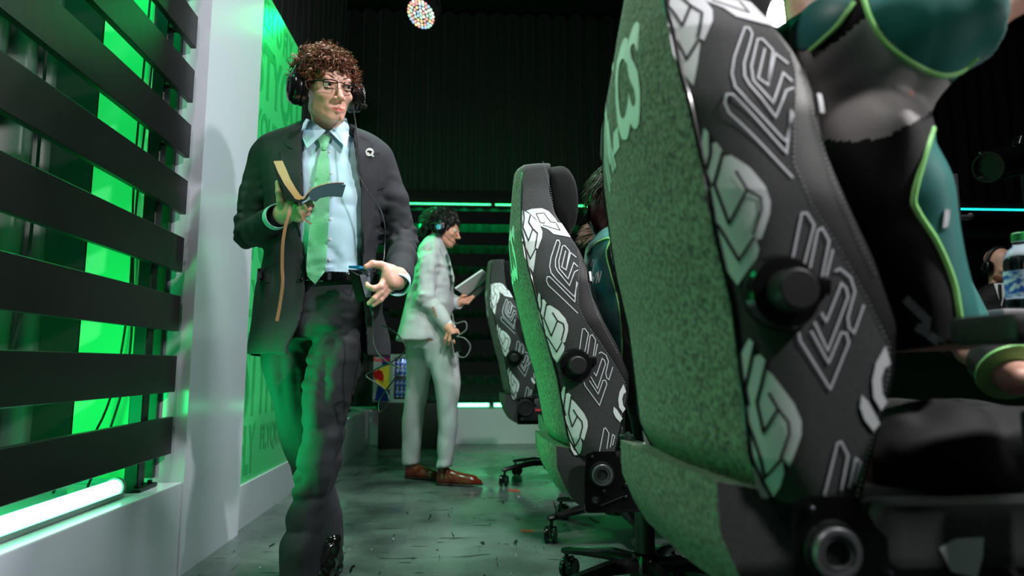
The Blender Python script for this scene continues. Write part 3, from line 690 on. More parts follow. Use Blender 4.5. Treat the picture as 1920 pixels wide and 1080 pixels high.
class Skin:
    """front surface lookup on sculpted meshes, for cloth details laid on them"""
    def __init__(s, parts):
        V = []; Q = []; n = 0
        for v, q in parts: V += v.tolist(); Q += (q + n).tolist(); n += len(v)
        s.t = BVHTree.FromPolygons(V, Q)
    def hit(s, px, py, fallback=2.0):
        o = Vector((0, 0, CAMZ)); d = Vector(c(px, py, 1.0)) - o; h = s.t.ray_cast(o, d.normalized())
        if h[0] is None:
            h = s.t.find_nearest(Vector(c(px, py, fallback))); return np.array(h[0]), np.array(d.normalized())
        return np.array(h[0]), np.array(d.normalized())
def cloth_patch(skin, poly, thick, name, m, parent, step=3.5, lift=.001, d0=2.0, bulge=0, smoothn=2, slack=None):
    """a piece of cloth of its own thickness lying on the sculpted surface"""
    v2, tr = tri_poly(poly, step); H = []; D = []
    for p in v2: h, d = skin.hit(p[0], p[1], d0); H.append(h); D.append(d)
    H = np.array(H); D = np.array(D); t = (H * D).sum(1)
    dist = np.array([(h - np.array([0, 0, CAMZ])).dot(d) for h, d in zip(H, D)])
    E = np.array([(a, b) for f in tr for a, b in ((f[0], f[1]), (f[1], f[2]), (f[2], f[0]))])
    md = np.median(dist); dist = np.clip(dist, md - .1, md + .1)
    for _ in range(smoothn):
        S_ = np.zeros(len(dist)); n = np.zeros(len(dist)); np.add.at(S_, E[:, 0], dist[E[:, 1]]); np.add.at(S_, E[:, 1], dist[E[:, 0]]); np.add.at(n, E[:, 0], 1); np.add.at(n, E[:, 1], 1)
        dist = np.minimum(dist, .5 * dist + .5 * S_ / np.maximum(n, 1))
    B = np.array(list(poly)); edge = np.array([min(1, min(np.hypot(*(B[i] - p)) for i in range(len(B))) / 8) for p in v2]) if bulge else np.zeros(len(v2))
    sl = np.array([slack(*p) for p in v2]) if slack else 0
    top = np.array([0, 0, CAMZ]) + D * (dist - lift - thick - bulge * edge - sl)[:, None]; bot = np.array([0, 0, CAMZ]) + D * (dist - lift - sl + (0 if slack else .004))[:, None]
    n = len(v2); from collections import Counter
    cnt = Counter(); 
    for f in tr:
        for a, b in ((f[0], f[1]), (f[1], f[2]), (f[2], f[0])): cnt[(min(a, b), max(a, b))] += 1
    Fc = [tuple(f) for f in tr] + [tuple(i + n for i in f[::-1]) for f in tr]
    for f in tr:
        for a, b in ((f[0], f[1]), (f[1], f[2]), (f[2], f[0])):
            if cnt[(min(a, b), max(a, b))] == 1: Fc.append((b, a, a + n, b + n))
    return mesh(name, w_arr(np.concatenate([top, bot])), Fc, m, parent, auto=50)

M_skin = mat('fair_skin', (224, 174, 158), .42, noise=(60, (212, 156, 138), .5), bump=(500, .06))
M_skin.node_tree.nodes['Principled BSDF'].inputs['Subsurface Weight'].default_value = .12
M_skin.node_tree.nodes['Principled BSDF'].inputs['Subsurface Radius'].default_value = (.012, .005, .003)
_nt = M_skin.node_tree; _at = _nt.nodes.new('ShaderNodeAttribute'); _at.attribute_name = 'tint'; _mx = _nt.nodes.new('ShaderNodeMixRGB'); _mx.inputs[2].default_value = lin((186, 98, 92))
_src = _nt.nodes['Principled BSDF'].inputs['Base Color'].links[0].from_socket; _nt.links.new(_at.outputs['Fac'], _mx.inputs[0]); _nt.links.new(_src, _mx.inputs[1]); _nt.links.new(_mx.outputs[0], _nt.nodes['Principled BSDF'].inputs['Base Color'])
M_lip = mat('lip_skin', (190, 104, 96), .4)
M_eyew = mat('eye_white', (225, 222, 215), .15); M_iris = mat('blue_grey_iris', (70, 84, 92), .1); M_pupil = mat('pupil', (5, 5, 5), .1)
M_nail = mat('fingernail', (222, 172, 155), .25)
def rotz(v, a): return np.array([v[0] * cos(a) - v[1] * sin(a), v[0] * sin(a) + v[1] * cos(a), v[2]])
def head_frame(center, yaw, pitch=0, roll=0, sc=1.0):
    """local head axes: x to the figure's left (picture right when facing us), y backward, z up"""
    R = Matrix.Rotation(yaw, 3, 'Z') @ Matrix.Rotation(pitch, 3, 'X') @ Matrix.Rotation(roll, 3, 'Y'); R = np.array(R)
    return (lambda p: np.asarray(center) + R @ (np.asarray(p, float) * sc)), R
def head_sdf(g, H, R, sc=1.0, neck=None, face=True, ears=True):
    e = lambda p, r: g.ell(H(p), [q * sc for q in r], R)
    cp_ = lambda a, b, ra, rb=None: g.cap(H(a), H(b), ra * sc, (ra if rb is None else rb) * sc)
    g.add(e((0, .022, .038), (.076, .097, .084)), .0)
    g.add(e((0, -.03, -.02), (.059, .058, .083)), .02)
    g.add(e((0, -.012, -.062), (.051, .056, .042)), .02)
    g.add(e((0, -.055, -.092), (.028, .026, .021)), .02)
    for s in (-1, 1):
        g.add(cp_((s * .045, -.01, -.070), (s * .015, -.068, -.098), .012, .011), .016)
        g.add(e((s * .040, -.062, -.028), (.019, .017, .015)), .018)
    if face:
        g.add(cp_((-.036, -.078, .022), (.036, -.078, .022), .010), .012)
        g.add(e((0, -.070, -.068), (.030, .017, .022)), .014)                      # muzzle
        for s in (-1, 1): g.sub(e((s * .033, -.094, .002), (.021, .015, .0125)), .010)
        g.add(cp_((0, -.086, .004), (0, -.106, -.032), .0065, .0085), .009)         # bridge
        g.add(e((0, -.108, -.036), (.010, .011, .0095)), .006)
        for s in (-1, 1): g.add(e((s * .0125, -.097, -.04), (.0075, .010, .0075)), .005)
        for s in (-1, 1):
            g.sub(e((s * .0065, -.103, -.0485), (.0035, .005, .0035)), .002)
            g.add(cp_((s * .018, -.0860, .0085), (s * .033, -.0895, .0100), .0046), .005); g.add(cp_((s * .033, -.0895, .0100), (s * .047, -.079, .004), .0046, .003), .005)   # upper lid
            g.add(cp_((s * .019, -.085, -.0062), (s * .034, -.0865, -.0080), .003), .004); g.add(cp_((s * .034, -.0865, -.0080), (s * .046, -.078, -.005), .003, .0025), .004)
        g.add(cp_((-.024, -.0795, -.0695), (-.004, -.0895, -.0685), .0032, .0042), .004); g.add(cp_((.004, -.0895, -.0685), (.024, -.0795, -.0695), .0042, .0032), .004)
        g.add(cp_((-.021, -.080, -.0730), (0, -.0880, -.0795), .0036, .0054), .005); g.add(cp_((0, -.0880, -.0795), (.021, -.080, -.0730), .0054, .0036), .005)
        g.sub(cp_((-.027, -.083, -.0705), (0, -.0965, -.0732), .0011, .0014), .002); g.sub(cp_((0, -.0965, -.0732), (.027, -.083, -.0705), .0014, .0011), .002)
    if ears:
        for s in (-1, 1):
            g.add(e((s * .078, .008, -.008), (.008, .018, .030)), .006); g.sub(e((s * .087, .002, -.006), (.006, .010, .018)), .004)
def eyes(H, R, parent, sc=1.0, look=(0, -1, 0), half=.35):
    for s in (-1, 1):
        ce = H((s * .0325, -.0755, .001)); lk = R @ np.array(look, float); lk /= np.linalg.norm(lk)
        b = MB(); b.sphere(c2w(ce), .0135 * sc, 24, 16); o = b.build('eyeball', M_eyew, parent)
        f = Vector(c2w(lk)); p = Vector(c2w(ce))
        MB().lathe(p + f * .0115 * sc, f, [(0, .0066 * sc), (.0014, .0058 * sc), (.0022, .003 * sc), (.0024, 0)], 24).build('iris', M_iris, o)
        MB().lathe(p + f * .0136 * sc, f, [(0, .0028 * sc), (.0004, .0024 * sc), (.0005, 0)], 16).build('pupil', M_pupil, o)
def hand_sdf(g, palm, fingers, k=.007):
    """palm: list of ellipsoid/capsule specs; fingers: joint chains with radii"""
    for f in palm: g.add(g.cap(*f), .012)
    for ch in fingers:
        g.add(g.chain(ch, .004), k)

# ------------------------------------------------------------------ the walking man
M_suit = mat('charcoal_wool_suit', (38, 39, 44), .8, spec=.25, noise=(900, (50, 51, 56), .5), bump=(900, .12))
M_shirt = mat('pale_blue_cotton', (176, 208, 226), .7, bump=(400, .05))
M_leatherb = mat('polished_black_leather', (10, 10, 11), .12, spec=.6)
man = thing('person', 'curly haired man in charcoal suit and green tie, walking with an open book', 'person', c2w((-.70, 2.2, 0)))
D0 = 2.2
J = dict(sL=c(498, 298, 2.225), eL=c(468, 437, 2.24), wL=c(513, 410, 1.99), sR=c(710, 303, 2.225), eR=c(755, 448, 2.25), wR=c(747, 520, 2.03))
TORSO = [(232, 574, 660, 2.25, .074), (240, 562, 668, 2.245, .084), (248, 536, 682, 2.24, .098), (257, 508, 704, 2.23, .108), (266, 490, 720, 2.225, .116), (280, 486, 728, 2.22, .121), (300, 486, 730, 2.21, .126), (350, 492, 727, 2.2, .128), (420, 500, 716, 2.2, .125), (480, 498, 708, 2.2, .125),
         (540, 486, 713, 2.2, .132), (600, 476, 721, 2.2, .138), (646, 467, 729, 2.2, .145), (668, 466, 730, 2.2, .145)]
SHIRT = [(220, 587, 649, 2.24, .056), (240, 584, 654, 2.238, .060), (250, 580, 658, 2.232, .064), (264, 568, 670, 2.225, .074), (290, 530, 698, 2.21, .092), (350, 516, 708, 2.2, .110), (420, 524, 698, 2.195, .110), (480, 536, 686, 2.19, .104), (534, 538, 684, 2.19, .104)]
zpx = lambda py, d=2.2: c(960, py, d)[2]
def zrange(a, b, d=2.2): return zpx(b, d), zpx(a, d)
lo = [c(425, 300, 2.2)[0], 1.88, zpx(670)]; hi = [c(800, 300, 2.2)[0], 2.42, zpx(235)]
def arm_sdf(g, infl=0.0):
    a = g.chain([(J['sL'], .062 + infl), ((J['sL'] + J['eL']) / 2 + [-.008, 0, 0], .060 + infl), (J['eL'], .057 + infl)], .02)
    a = smin(a, g.chain([(J['eL'] , .056 + infl), (J['wL'] * .5 + J['eL'] * .5 + [0, 0, -.012], .050 + infl), (J['wL'], .045 + infl)], .02), .02)
    b = g.chain([(J['sR'], .062 + infl), ((J['sR'] + J['eR']) / 2 + [.004, 0, 0], .060 + infl), (J['eR'], .058 + infl)], .02)
    b = smin(b, g.chain([(J['eR'], .057 + infl), (J['wR'] * .5 + J['eR'] * .5 + [.006, 0, 0], .050 + infl), (J['wR'], .047 + infl)], .02), .02)
    return a, b
# jacket
g = G(lo, hi, .0058)
to_ = g.loft(rows_px(TORSO), 2.35); g.add(to_, 0)
al, ar = arm_sdf(g); sleeves = smin(al, ar, .005)
g.add(sleeves, .022)
for nm, k in (('eL', 1), ('eR', 2)):
    g.wrinkle(.012, 24, g.near(J[nm], .10), (1, 1, 1.6), k)
for a, b in (('eL', 'wL'), ('eR', 'wR'), ('sL', 'eL'), ('sR', 'eR')):
    g.wrinkle(.006, 17, g.near((J[a] + J[b]) / 2, .09), (1.0, 1.0, 1.5), 3)
g.wrinkle(.004, 9, None, (1.5, 1, .6), 5)
g.d = g.d.astype(np.float32)
inner = g.loft(rows_px(SHIRT) , 2.3, .006, zlo=-9, zhi=9)
ZJ = zpx(560); hem = g.loft(rows_px(TORSO[9:]), 2.35, -.014, zlo=-9, zhi=ZJ + .02)
hollow = smin(np.where(g.z > ZJ, inner, 1.0), hem, .02)
wrist = np.minimum(g.cap(J['wL'] * 1.0, J['wL'] + (J['wL'] - J['eL']) * .4, .036, .036) , g.cap(J['wR'], J['wR'] + (J['wR'] - J['eR']) * .4, .037, .037))
cutL = (g.x - J['wL'][0]) * (J['wL'] - J['eL'])[0] + (g.y - J['wL'][1]) * (J['wL'] - J['eL'])[1] + (g.z - J['wL'][2]) * (J['wL'] - J['eL'])[2]
cutR = (g.x - J['wR'][0]) * (J['wR'] - J['eR'])[0] + (g.y - J['wR'][1]) * (J['wR'] - J['eR'])[1] + (g.z - J['wR'][2]) * (J['wR'] - J['eR'])[2]
g.sub(np.maximum(cutL * -4, g.near(J['wL'], .09) * -1 + .45) , .002) if False else None
X, Y = g.pix()
OPEN = [(574, 215), (570, 240), (566, 262), (567, 300), (570, 370), (574, 428), (573, 480), (573, 540), (567, 585), (557, 615), (540, 652), (538, 700), (688, 700), (687, 632), (681, 560), (679, 487), (677, 420), (676, 354), (668, 300), (663, 262), (664, 240), (662, 215)]
op = sdpoly(X, Y, OPEN) * (2.1 / F)
front = g.y - 2.19
# keep sleeves whole: the hollow and the opening only cut the torso part
tor_only = sleeves > .003
g.d = np.where(tor_only | (hollow < -.02), np.maximum(g.d, -hollow), g.d)
g.d = np.where(sleeves > -.004, np.maximum(g.d, -np.maximum(op, front)), g.d)
jacket, JV, JQ = sculpt(g, 'suit_jacket', M_suit, man)
# shirt
g = G([c(490, 300, 2.2)[0], 2.0, zpx(575)], [c(730, 300, 2.2)[0], 2.36, zpx(214)], .0055)
g.add(g.loft(rows_px(SHIRT), 2.3), 0); g.wrinkle(.004, 12, None, (1.2, 1, 1.6), 9)
g.wrinkle(.007, 16, np.exp(-((g.z - zpx(505)) / .05) ** 2), (1, 1, 2.2), 11)
shirt, SV, SQ = sculpt(g, 'dress_shirt', M_shirt, man)
# trousers
LEGF = [(560, 600, 700, 2.2, .10), (600, 582, 692, 2.185, .115), (640, 585, 688, 2.17, .112), (680, 578, 681, 2.15, .105), (720, 570, 664, 2.135, .096), (760, 566, 654, 2.12, .088), (800, 568, 646, 2.11, .084), (850, 560, 641, 2.10, .08), (911, 551, 626, 2.10, .076), (966, 537, 612, 2.10, .076), (1010, 530, 606, 2.09, .08), (1060, 526, 600, 2.08, .085), (1094, 527, 598, 2.07, .085)]
LEGB = [(560, 535, 620, 2.2, .10), (600, 500, 605, 2.21, .112), (640, 494, 592, 2.22, .11), (680, 494, 585, 2.24, .1), (720, 503, 586, 2.26, .094), (760, 514, 590, 2.29, .088), (800, 524, 598, 2.32, .084), (850, 537, 612, 2.36, .078), (911, 556, 628, 2.41, .07), (966, 576, 641, 2.45, .062), (1005, 584, 644, 2.47, .064), (1026, 586, 645, 2.47, .066)]
g = G([c(470, 700, 2.2)[0], 1.94, c(0, 1100, 2.05)[2]], [c(715, 560, 2.2)[0], 2.60, zpx(512)], .006)
g.add(g.loft(rows_px(LEGF), 2.15), 0); g.add(g.loft(rows_px(LEGB), 2.15), .012)
g.add(g.loft(rows_px([(518, 540, 690, 2.19, .104), (545, 530, 694, 2.19, .11), (600, 500, 692, 2.2, .118), (640, 505, 680, 2.2, .11)]), 2.3), .02)
g.wrinkle(.010, 15, g.near(c(610, 660, 2.1), .16), (1, 1, 2.4), 21); g.wrinkle(.010, 13, g.near(c(600, 860, 2.05), .16), (1, 1, 1.8), 22)
g.wrinkle(.012, 11, g.near(c(570, 1010, 2.03), .14), (1.4, 1, 1.0), 23); g.wrinkle(.006, 8, None, (2, 1, .5), 24)
trousers, TV, TQ = sculpt(g, 'suit_trousers', M_suit, man)
sk = Skin([(JV, JQ), (SV, SQ), (TV, TQ)]); skS = Skin([(SV, SQ), (TV, TQ)]); skJ = Skin([(JV, JQ)])
# lapels, pockets, buttons
cloth_patch(skJ, [(567, 252), (556, 256), (534, 266), (538, 274), (550, 280), (526, 283), (530, 330), (545, 380), (572, 470), (576, 460), (573, 400), (570, 330), (568, 285), (567, 262)], .004, 'lapel', M_suit, jacket, 4)
cloth_patch(skJ, [(664, 252), (680, 256), (700, 266), (696, 275), (690, 283), (712, 287), (710, 340), (700, 400), (685, 470), (678, 488), (676, 430), (676, 360), (670, 305), (664, 270)], .004, 'lapel', M_suit, jacket, 4)
cloth_patch(skJ, [(700, 348), (719, 342), (720, 352), (701, 358)], .003, 'breast_pocket', M_suit, jacket, 4)
cloth_patch(skJ, [(483, 503), (508, 505), (506, 530), (481, 527)], .003, 'pocket_flap', M_suit, jacket, 4)
cloth_patch(skJ, [(701, 505), (718, 503), (722, 526), (704, 529)], .003, 'pocket_flap', M_suit, jacket, 4)
for p in ((564, 525), (570, 456)):
    h, d = skJ.hit(*p); MB().lathe(c2w(h - d * .001), -c2w(d), [(0, .0075), (.003, .0075), (.004, .006), (.004, 0)], 20).build('jacket_button', M_gloss, jacket)
# shirt collar, placket buttons, cuffs
for p in ((619, 285), (621, 325), (622, 369), (620, 411), (619, 449), (618, 487)):
    h, d = skS.hit(*p); MB().lathe(c2w(h - d * .0005), -c2w(d), [(0, .005), (.002, .005), (.0026, .003), (.0026, 0)], 14).build('shirt_button', mat('white_button', (225, 228, 230), .3), shirt)
# tie
def tie_mat():
    m = mat('green_patterned_silk', (70, 178, 118), .45, sheen=.3); nt = m.node_tree; N = nt.nodes.new
    tc = N('ShaderNodeTexCoord'); mp = N('ShaderNodeMapping'); mp.inputs['Rotation'].default_value = (pi / 2, 0, 0); mp.inputs['Scale'].default_value = (1, 1, 1)
    bk = N('ShaderNodeTexBrick'); bk.inputs['Scale'].default_value = 80; bk.inputs['Color1'].default_value = lin((34, 132, 80)); bk.inputs['Color2'].default_value = lin((56, 156, 100)); bk.inputs['Mortar'].default_value = lin((140, 205, 170)); bk.inputs['Mortar Size'].default_value = .05
    nt.links.new(tc.outputs['Object'], mp.inputs[0]); nt.links.new(mp.outputs[0], bk.inputs[0]); nt.links.new(bk.outputs[0], nt.nodes['Principled BSDF'].inputs['Base Color']); return m
M_tie = tie_mat()
tie = cloth_patch(skS, [(603, 278), (596, 300), (590, 340), (583, 400), (577, 460), (574, 500), (576, 518), (591, 533), (610, 508), (614, 460), (617, 400), (619, 340), (617, 300), (612, 278)], .004, 'necktie', M_tie, man, 4, .004, bulge=.006, slack=lambda x, y: .004 + .020 * min(1, max(0, (y - 455) / 55)))
cloth_patch(skS, [(594, 258), (600, 253), (612, 252), (621, 257), (616, 268), (613, 281), (602, 281), (599, 268)], .010, 'tie_knot', M_tie, tie, 2.5, .006, bulge=.008)
# belt
g = G([c(520, 530, 2.2)[0], 2.02, zpx(560)], [c(710, 530, 2.2)[0], 2.36, zpx(500)], .0045)
BR = [(505, 533, 692, 2.19, .112), (550, 528, 694, 2.19, .116)]
g.add(np.maximum(g.loft(rows_px(BR), 2.3, .004), np.abs(g.z - zpx(527)) - .018), 0); g.sub(g.loft(rows_px(BR), 2.3, -.004, zlo=-9, zhi=9), .001)
belt, BV, BQ = sculpt(g, 'belt', M_leatherb, man, relax=2)
skB = Skin([(BV, BQ)])
cloth_patch(skB, [(614, 511), (621, 511), (621, 545), (614, 545)], .004, 'belt_loop', M_suit, trousers, 4)
cloth_patch(skB, [(603, 519), (609, 517), (650, 517), (650, 537), (603, 538)], .003, 'belt_tip', M_leatherb, belt, 4)
b = MB()
def onB(px, py, e=.004): h, d = skB.hit(px, py); return Vector(c2w(h - d * e))
b.tube([onB(*p) for p in ((588, 516), (604, 516), (604, 539), (588, 539), (588, 516))], .0018, 8); b.tube([onB(588, 527), onB(606, 527, .006)], .0014, 6); b.build('belt_buckle', M_steel, belt)
# shoes
def shoe(parent, heel, toe, name='dress_shoe', m=None, up=.07, lift=.0, w=.044):
    heel = np.array(heel, float); toe = np.array(toe, float); d = toe - heel; L = np.linalg.norm(d); f = d / L; sd = np.cross(f, [0, 0, 1]); sd /= np.linalg.norm(sd); u = np.cross(sd, f)
    P = lambda a, z, s=0: heel + f * a * L + u * z + sd * s
    lo = np.minimum(heel, toe) - .09; hi = np.maximum(heel, toe) + .13; g = G(lo, hi, .0045); fl = (u, 1.0)
    g.add(g.cap(P(.12, .038), P(.12, up + .03), .038, .036), 0); g.add(g.cap(P(.1, .034), P(.45, .034), .036, .038), .02); g.add(g.cap(P(.3, .062), P(.62, .038), .034, .030), .02)
    g.add(g.cap(P(.55, .026), P(.78, .024), w, w * .92), .025); g.add(g.cap(P(.78, .022), P(.95, .02), w * .85, w * .45), .03)
    hh = (g.x - heel[0]) * u[0] + (g.y - heel[1]) * u[1] + (g.z - heel[2]) * u[2]; g.d = smax(g.d, .014 - hh, .003)
    o, v, q = sculpt(g, name, m or M_leatherb, parent)
    g2 = G(lo, hi, .0045); body = smin(g2.cap(P(.1, .012), P(.4, .012), .041, .036), g2.cap(P(.45, .012), P(.78, .012), w + .004, w + .001), .03); body = smin(body, g2.cap(P(.78, .012), P(.96, .012), w * .9, w * .55), .03)
    hh = (g2.x - heel[0]) * u[0] + (g2.y - heel[1]) * u[1] + (g2.z - heel[2]) * u[2]; al_ = (g2.x - heel[0]) * f[0] + (g2.y - heel[1]) * f[1] + (g2.z - heel[2]) * f[2]
    slab = np.maximum(hh - .016, np.where(al_ < .3 * L, -.010 - hh, .008 - hh)); g2.add(np.maximum(body, slab), 0); sculpt(g2, 'shoe_sole', M_leatherb if m is None else mat('brown_sole', (40, 22, 14), .5), o)
    return o
shoe(man, c(628, 1030, 2.47) + [0, 0, -.06], [c(594, 1078, 2.30)[0], 2.24, .0], up=.07)
shoe(man, [c(575, 1080, 2.12)[0], 2.14, .012], [c(560, 1080, 2.05)[0], 1.87, .004], up=.06)
# body: head, neck, hidden torso and limbs, hands: one mesh
HSC = 1.045; HC = c(614, 166, 2.12); HY = radians(40)
HC[2] = c(630, 156, 2.03)[2] + .024; Hd, HR = head_frame(HC, HY, radians(15), radians(-7), HSC)
parts = []
g = G(HC - [.135, .155, .24], HC + [.135, .16, .16], .0024)
head_sdf(g, Hd, HR, HSC)
nb = c(619, 250, 2.235)
g.add(g.cap(Hd((0, .02, -.05)), nb, .052, .058), .02)
g.add(g.cap(Hd((-.035, .03, -.07)), nb + [.012, -.05, -.01], .012, .010), .02); g.add(g.cap(Hd((0, -.03, -.105)), nb + [0, -.045, .02], .014, .012), .02)
parts.append(g.mesh())
# hand with the beltpack (picture right)
Hp = lambda x, y, d: c(640 + x / 8.307, 470 + y / 8.307, d)
g = G(np.minimum(Hp(340, 880, 1.90), Hp(1010, 140, 1.90)) - .03, np.maximum(Hp(340, 880, 2.09), Hp(1010, 140, 2.09)) + .03, .0018)
up_ = (c(700, 500, 1.9) - c(700, 500, 2.0)); fl = (up_, 1.55)
g.add(g.cap(Hp(925, 330, 2.06), Hp(895, 390, 2.015), .024, .024), 0)
g.add(g.cap(Hp(880, 390, 2.0), Hp(735, 330, 1.975), .024, .021), .02); g.add(g.cap(Hp(880, 425, 2.0), Hp(760, 450, 1.97), .024, .022), .02); g.add(g.cap(Hp(885, 455, 2.005), Hp(830, 510, 1.98), .022, .017), .02)
hand_sdf(g, [], [
    [(Hp(790, 290, 1.985), .0155), (Hp(620, 225, 1.975), .0125), (Hp(485, 205, 1.965), .0115), (Hp(385, 252, 1.955), .0085)],
    [(Hp(690, 415, 1.97), .0118), (Hp(610, 560, 1.945), .0102), (Hp(500, 590, 1.935), .0092), (Hp(415, 560, 1.94), .0085), (Hp(398, 515, 1.945), .0068)],
    [(Hp(750, 490, 1.975), .0112), (Hp(610, 645, 1.95), .0102), (Hp(515, 745, 1.94), .0088), (Hp(432, 818, 1.945), .0075)],
    [(Hp(800, 525, 1.98), .0108), (Hp(670, 690, 1.965), .0094), (Hp(610, 765, 1.958), .0086), (Hp(500, 845, 1.955), .0072)],
    [(Hp(850, 550, 1.99), .0098), (Hp(740, 630, 1.985), .0082), (Hp(680, 690, 1.98), .0076), (Hp(640, 750, 1.975), .0066)]], .006)
for x, y in ((700, 410), (755, 480), (810, 520)): g.add(g.ell(Hp(x, y, 1.965), (.009, .009, .009)), .012)
parts.append(g.mesh())
# hand with the book (picture left)
Hq = lambda x, y, d: c(500 + x / 7.2, 290 + y / 7.2, d)
g = G(np.minimum(Hq(60, 960, 1.87), Hq(720, 300, 1.87)) - .03, np.maximum(Hq(60, 960, 2.03), Hq(720, 300, 2.03)) + .03, .0018)
g.add(g.cap(Hq(120, 860, 2.0), Hq(215, 800, 1.975), .028, .027), 0)
g.add(g.cap(Hq(230, 780, 1.965), Hq(350, 690, 1.935), .027, .021), .02); g.add(g.cap(Hq(240, 820, 1.965), Hq(360, 800, 1.93), .026, .018), .02)
hand_sdf(g, [], [
    [(Hq(210, 740, 1.95), .0150), (Hq(190, 620, 1.92), .0125), (Hq(170, 500, 1.905), .0108), (Hq(152, 380, 1.905), .0085)],
    [(Hq(370, 700, 1.93), .0112), (Hq(450, 735, 1.905), .0098), (Hq(530, 690, 1.895), .0092), (Hq(590, 645, 1.90), .0078)],
    [(Hq(360, 750, 1.925), .0112), (Hq(470, 790, 1.905), .0098), (Hq(560, 730, 1.90), .0090), (Hq(612, 690, 1.91), .0076)],
    [(Hq(350, 800, 1.93), .0108), (Hq(470, 835, 1.915), .0094), (Hq(540, 800, 1.915), .0086), (Hq(585, 760, 1.925), .0072)],
    [(Hq(330, 840, 1.94), .0098), (Hq(400, 870, 1.925), .0086), (Hq(445, 880, 1.92), .0080), (Hq(478, 878, 1.92), .0066)]], .006)
parts.append(g.mesh())
# limbs and torso under the clothes
g = G([c(430, 300, 2.2)[0], 1.96, .05], [c(795, 300, 2.2)[0], 2.56, zpx(235)], .010)
g.add(g.loft(rows_px(SHIRT[2:]), 2.2, -.014), 0)
for A, B, C_ in (('sL', 'eL', 'wL'), ('sR', 'eR', 'wR')): g.add(g.chain([(J[A], .045), (J[B], .038), (J[C_] + (J[C_] - J[B]) * .1, .028)], .02), .03)
g.add(g.chain([(c(548, 590, 2.2), .075), (c(572, 840, 2.355), .042), (c(613, 1010, 2.465), .030)], .03), .03); g.add(g.chain([(c(638, 590, 2.2), .08), (c(600, 840, 2.11), .042), (c(565, 1060, 2.085), .026)], .03), .03)
g.add(g.cap(c(545, 580, 2.2), c(640, 580, 2.2), .085), .03); parts.append(g.mesh())
V = []; Q = []; n = 0
for v, q in parts: V.append(v); Q.append(q + n); n += len(v)
V = np.concatenate(V); Q = np.concatenate(Q)
body = mesh('body', w_arr(V), Q, M_skin, man)
loc = (V - HC) @ HR / HSC; ax_ = np.abs(loc[:, 0]); lp_ = np.clip((.0080 - .26 * ax_ - np.abs(loc[:, 2] + .0742 - .12 * ax_)) / .0016, 0, 1) * (ax_ < .026) * (loc[:, 1] < -.075) * (np.arange(len(V)) < len(parts[0][0]))
at = body.data.attributes.new('tint', 'FLOAT', 'POINT'); at.data.foreach_set('value', lp_.astype(np.float32))
eyes(Hd, HR, body, HSC, look=(.28, -1, -.02))
def nail(p, d, n_, r=.0055):
    q = MB(); R = Matrix.Identity(3); f = Vector(c2w(n_)).normalized(); t = Vector(c2w(d)).normalized(); s = f.cross(t).normalized(); t = s.cross(f)
    M = Matrix((s, t, f)).transposed(); q.sphere(c2w(p), (r * .85, r * 1.2, r * .3), 14, 8, M); q.build('fingernail', M_nail, body)
tocam = lambda p: -np.array(p - np.array([0, 0, CAMZ])) / np.linalg.norm(p - np.array([0, 0, CAMZ]))
for p, q_, rr in ((Hq(590, 645, 1.90), Hq(530, 690, 1.895), .0072), (Hq(612, 690, 1.91), Hq(560, 730, 1.90), .007), (Hp(432, 818, 1.945), Hp(515, 745, 1.94), .007), (Hp(500, 845, 1.955), Hp(610, 765, 1.958), .0068)):
    n_ = tocam(p) + np.array([0, 0, .5]); n_ /= np.linalg.norm(n_); nail(p + n_ * rr, p - q_, n_, .0048)
g = G([c(500, 300, 2.2)[0], 2.0, zpx(320)], [c(720, 300, 2.2)[0], 2.36, zpx(208)], .005)
g.add(g.loft(rows_px([(212, 590, 646, 2.235, .060), (228, 583, 652, 2.232, .066), (246, 575, 662, 2.222, .078), (266, 556, 684, 2.21, .094), (290, 528, 700, 2.2, .106), (318, 520, 706, 2.2, .112)]), 2.2), 0); skC = Skin([g.mesh()])
cloth_patch(skC, [(574, 222), (568, 232), (564, 250), (575, 279), (604, 252), (611, 245), (600, 238), (588, 228)], .005, 'collar', M_shirt, shirt, 3, .003)
cloth_patch(skC, [(650, 222), (655, 240), (650, 278), (624, 252), (618, 245), (628, 240), (640, 232)], .005, 'collar', M_shirt, shirt, 3, .003)
# eyebrows and curly hair
M_hair = mat('curly_auburn_hair', (88, 48, 34), .42, noise=(40, (128, 78, 54), .4)); rnd = random.Random(3)
def strand_mesh(strands, name, m, parent, nside=3):
    b = []; Fc = []; 
    for pts, r in strands:
        P = np.array(pts); n = len(P); T = np.gradient(P, axis=0); T /= np.linalg.norm(T, axis=1)[:, None] + 1e-9; up0 = np.array([.3, .5, .81]); A = np.cross(T, up0); A /= np.linalg.norm(A, axis=1)[:, None] + 1e-9; B = np.cross(T, A)
        base = len(b)
        for i in range(n):
            rr = r * (1 - .75 * (i / (n - 1)) ** 2)
            for k in range(nside): a = 2 * pi * k / nside; b.append(P[i] + (A[i] * cos(a) + B[i] * sin(a)) * rr)
        for i in range(n - 1):
            for k in range(nside): u = base + i * nside + k; v = base + i * nside + (k + 1) % nside; Fc.append((u, v, v + nside, u + nside))
    return mesh(name, w_arr(np.array(b)), Fc, m, parent)
st = []
for s in (-1, 1):
    for k in range(70):
        u = k / 69; x = s * (.014 + .036 * u); y = -.088 + .014 * u ** 2; z = .0235 + .006 * sin(u * 2.4) - .003 * u + rnd.uniform(-.0025, .0025)
        p = Hd((x, y, z)); st.append(([p, Hd((x + s * .004, y - .001, z + .0015)), Hd((x + s * .009, y + .001, z - .0005))], .0006))
strand_mesh(st, 'eyebrows', M_hair, body)
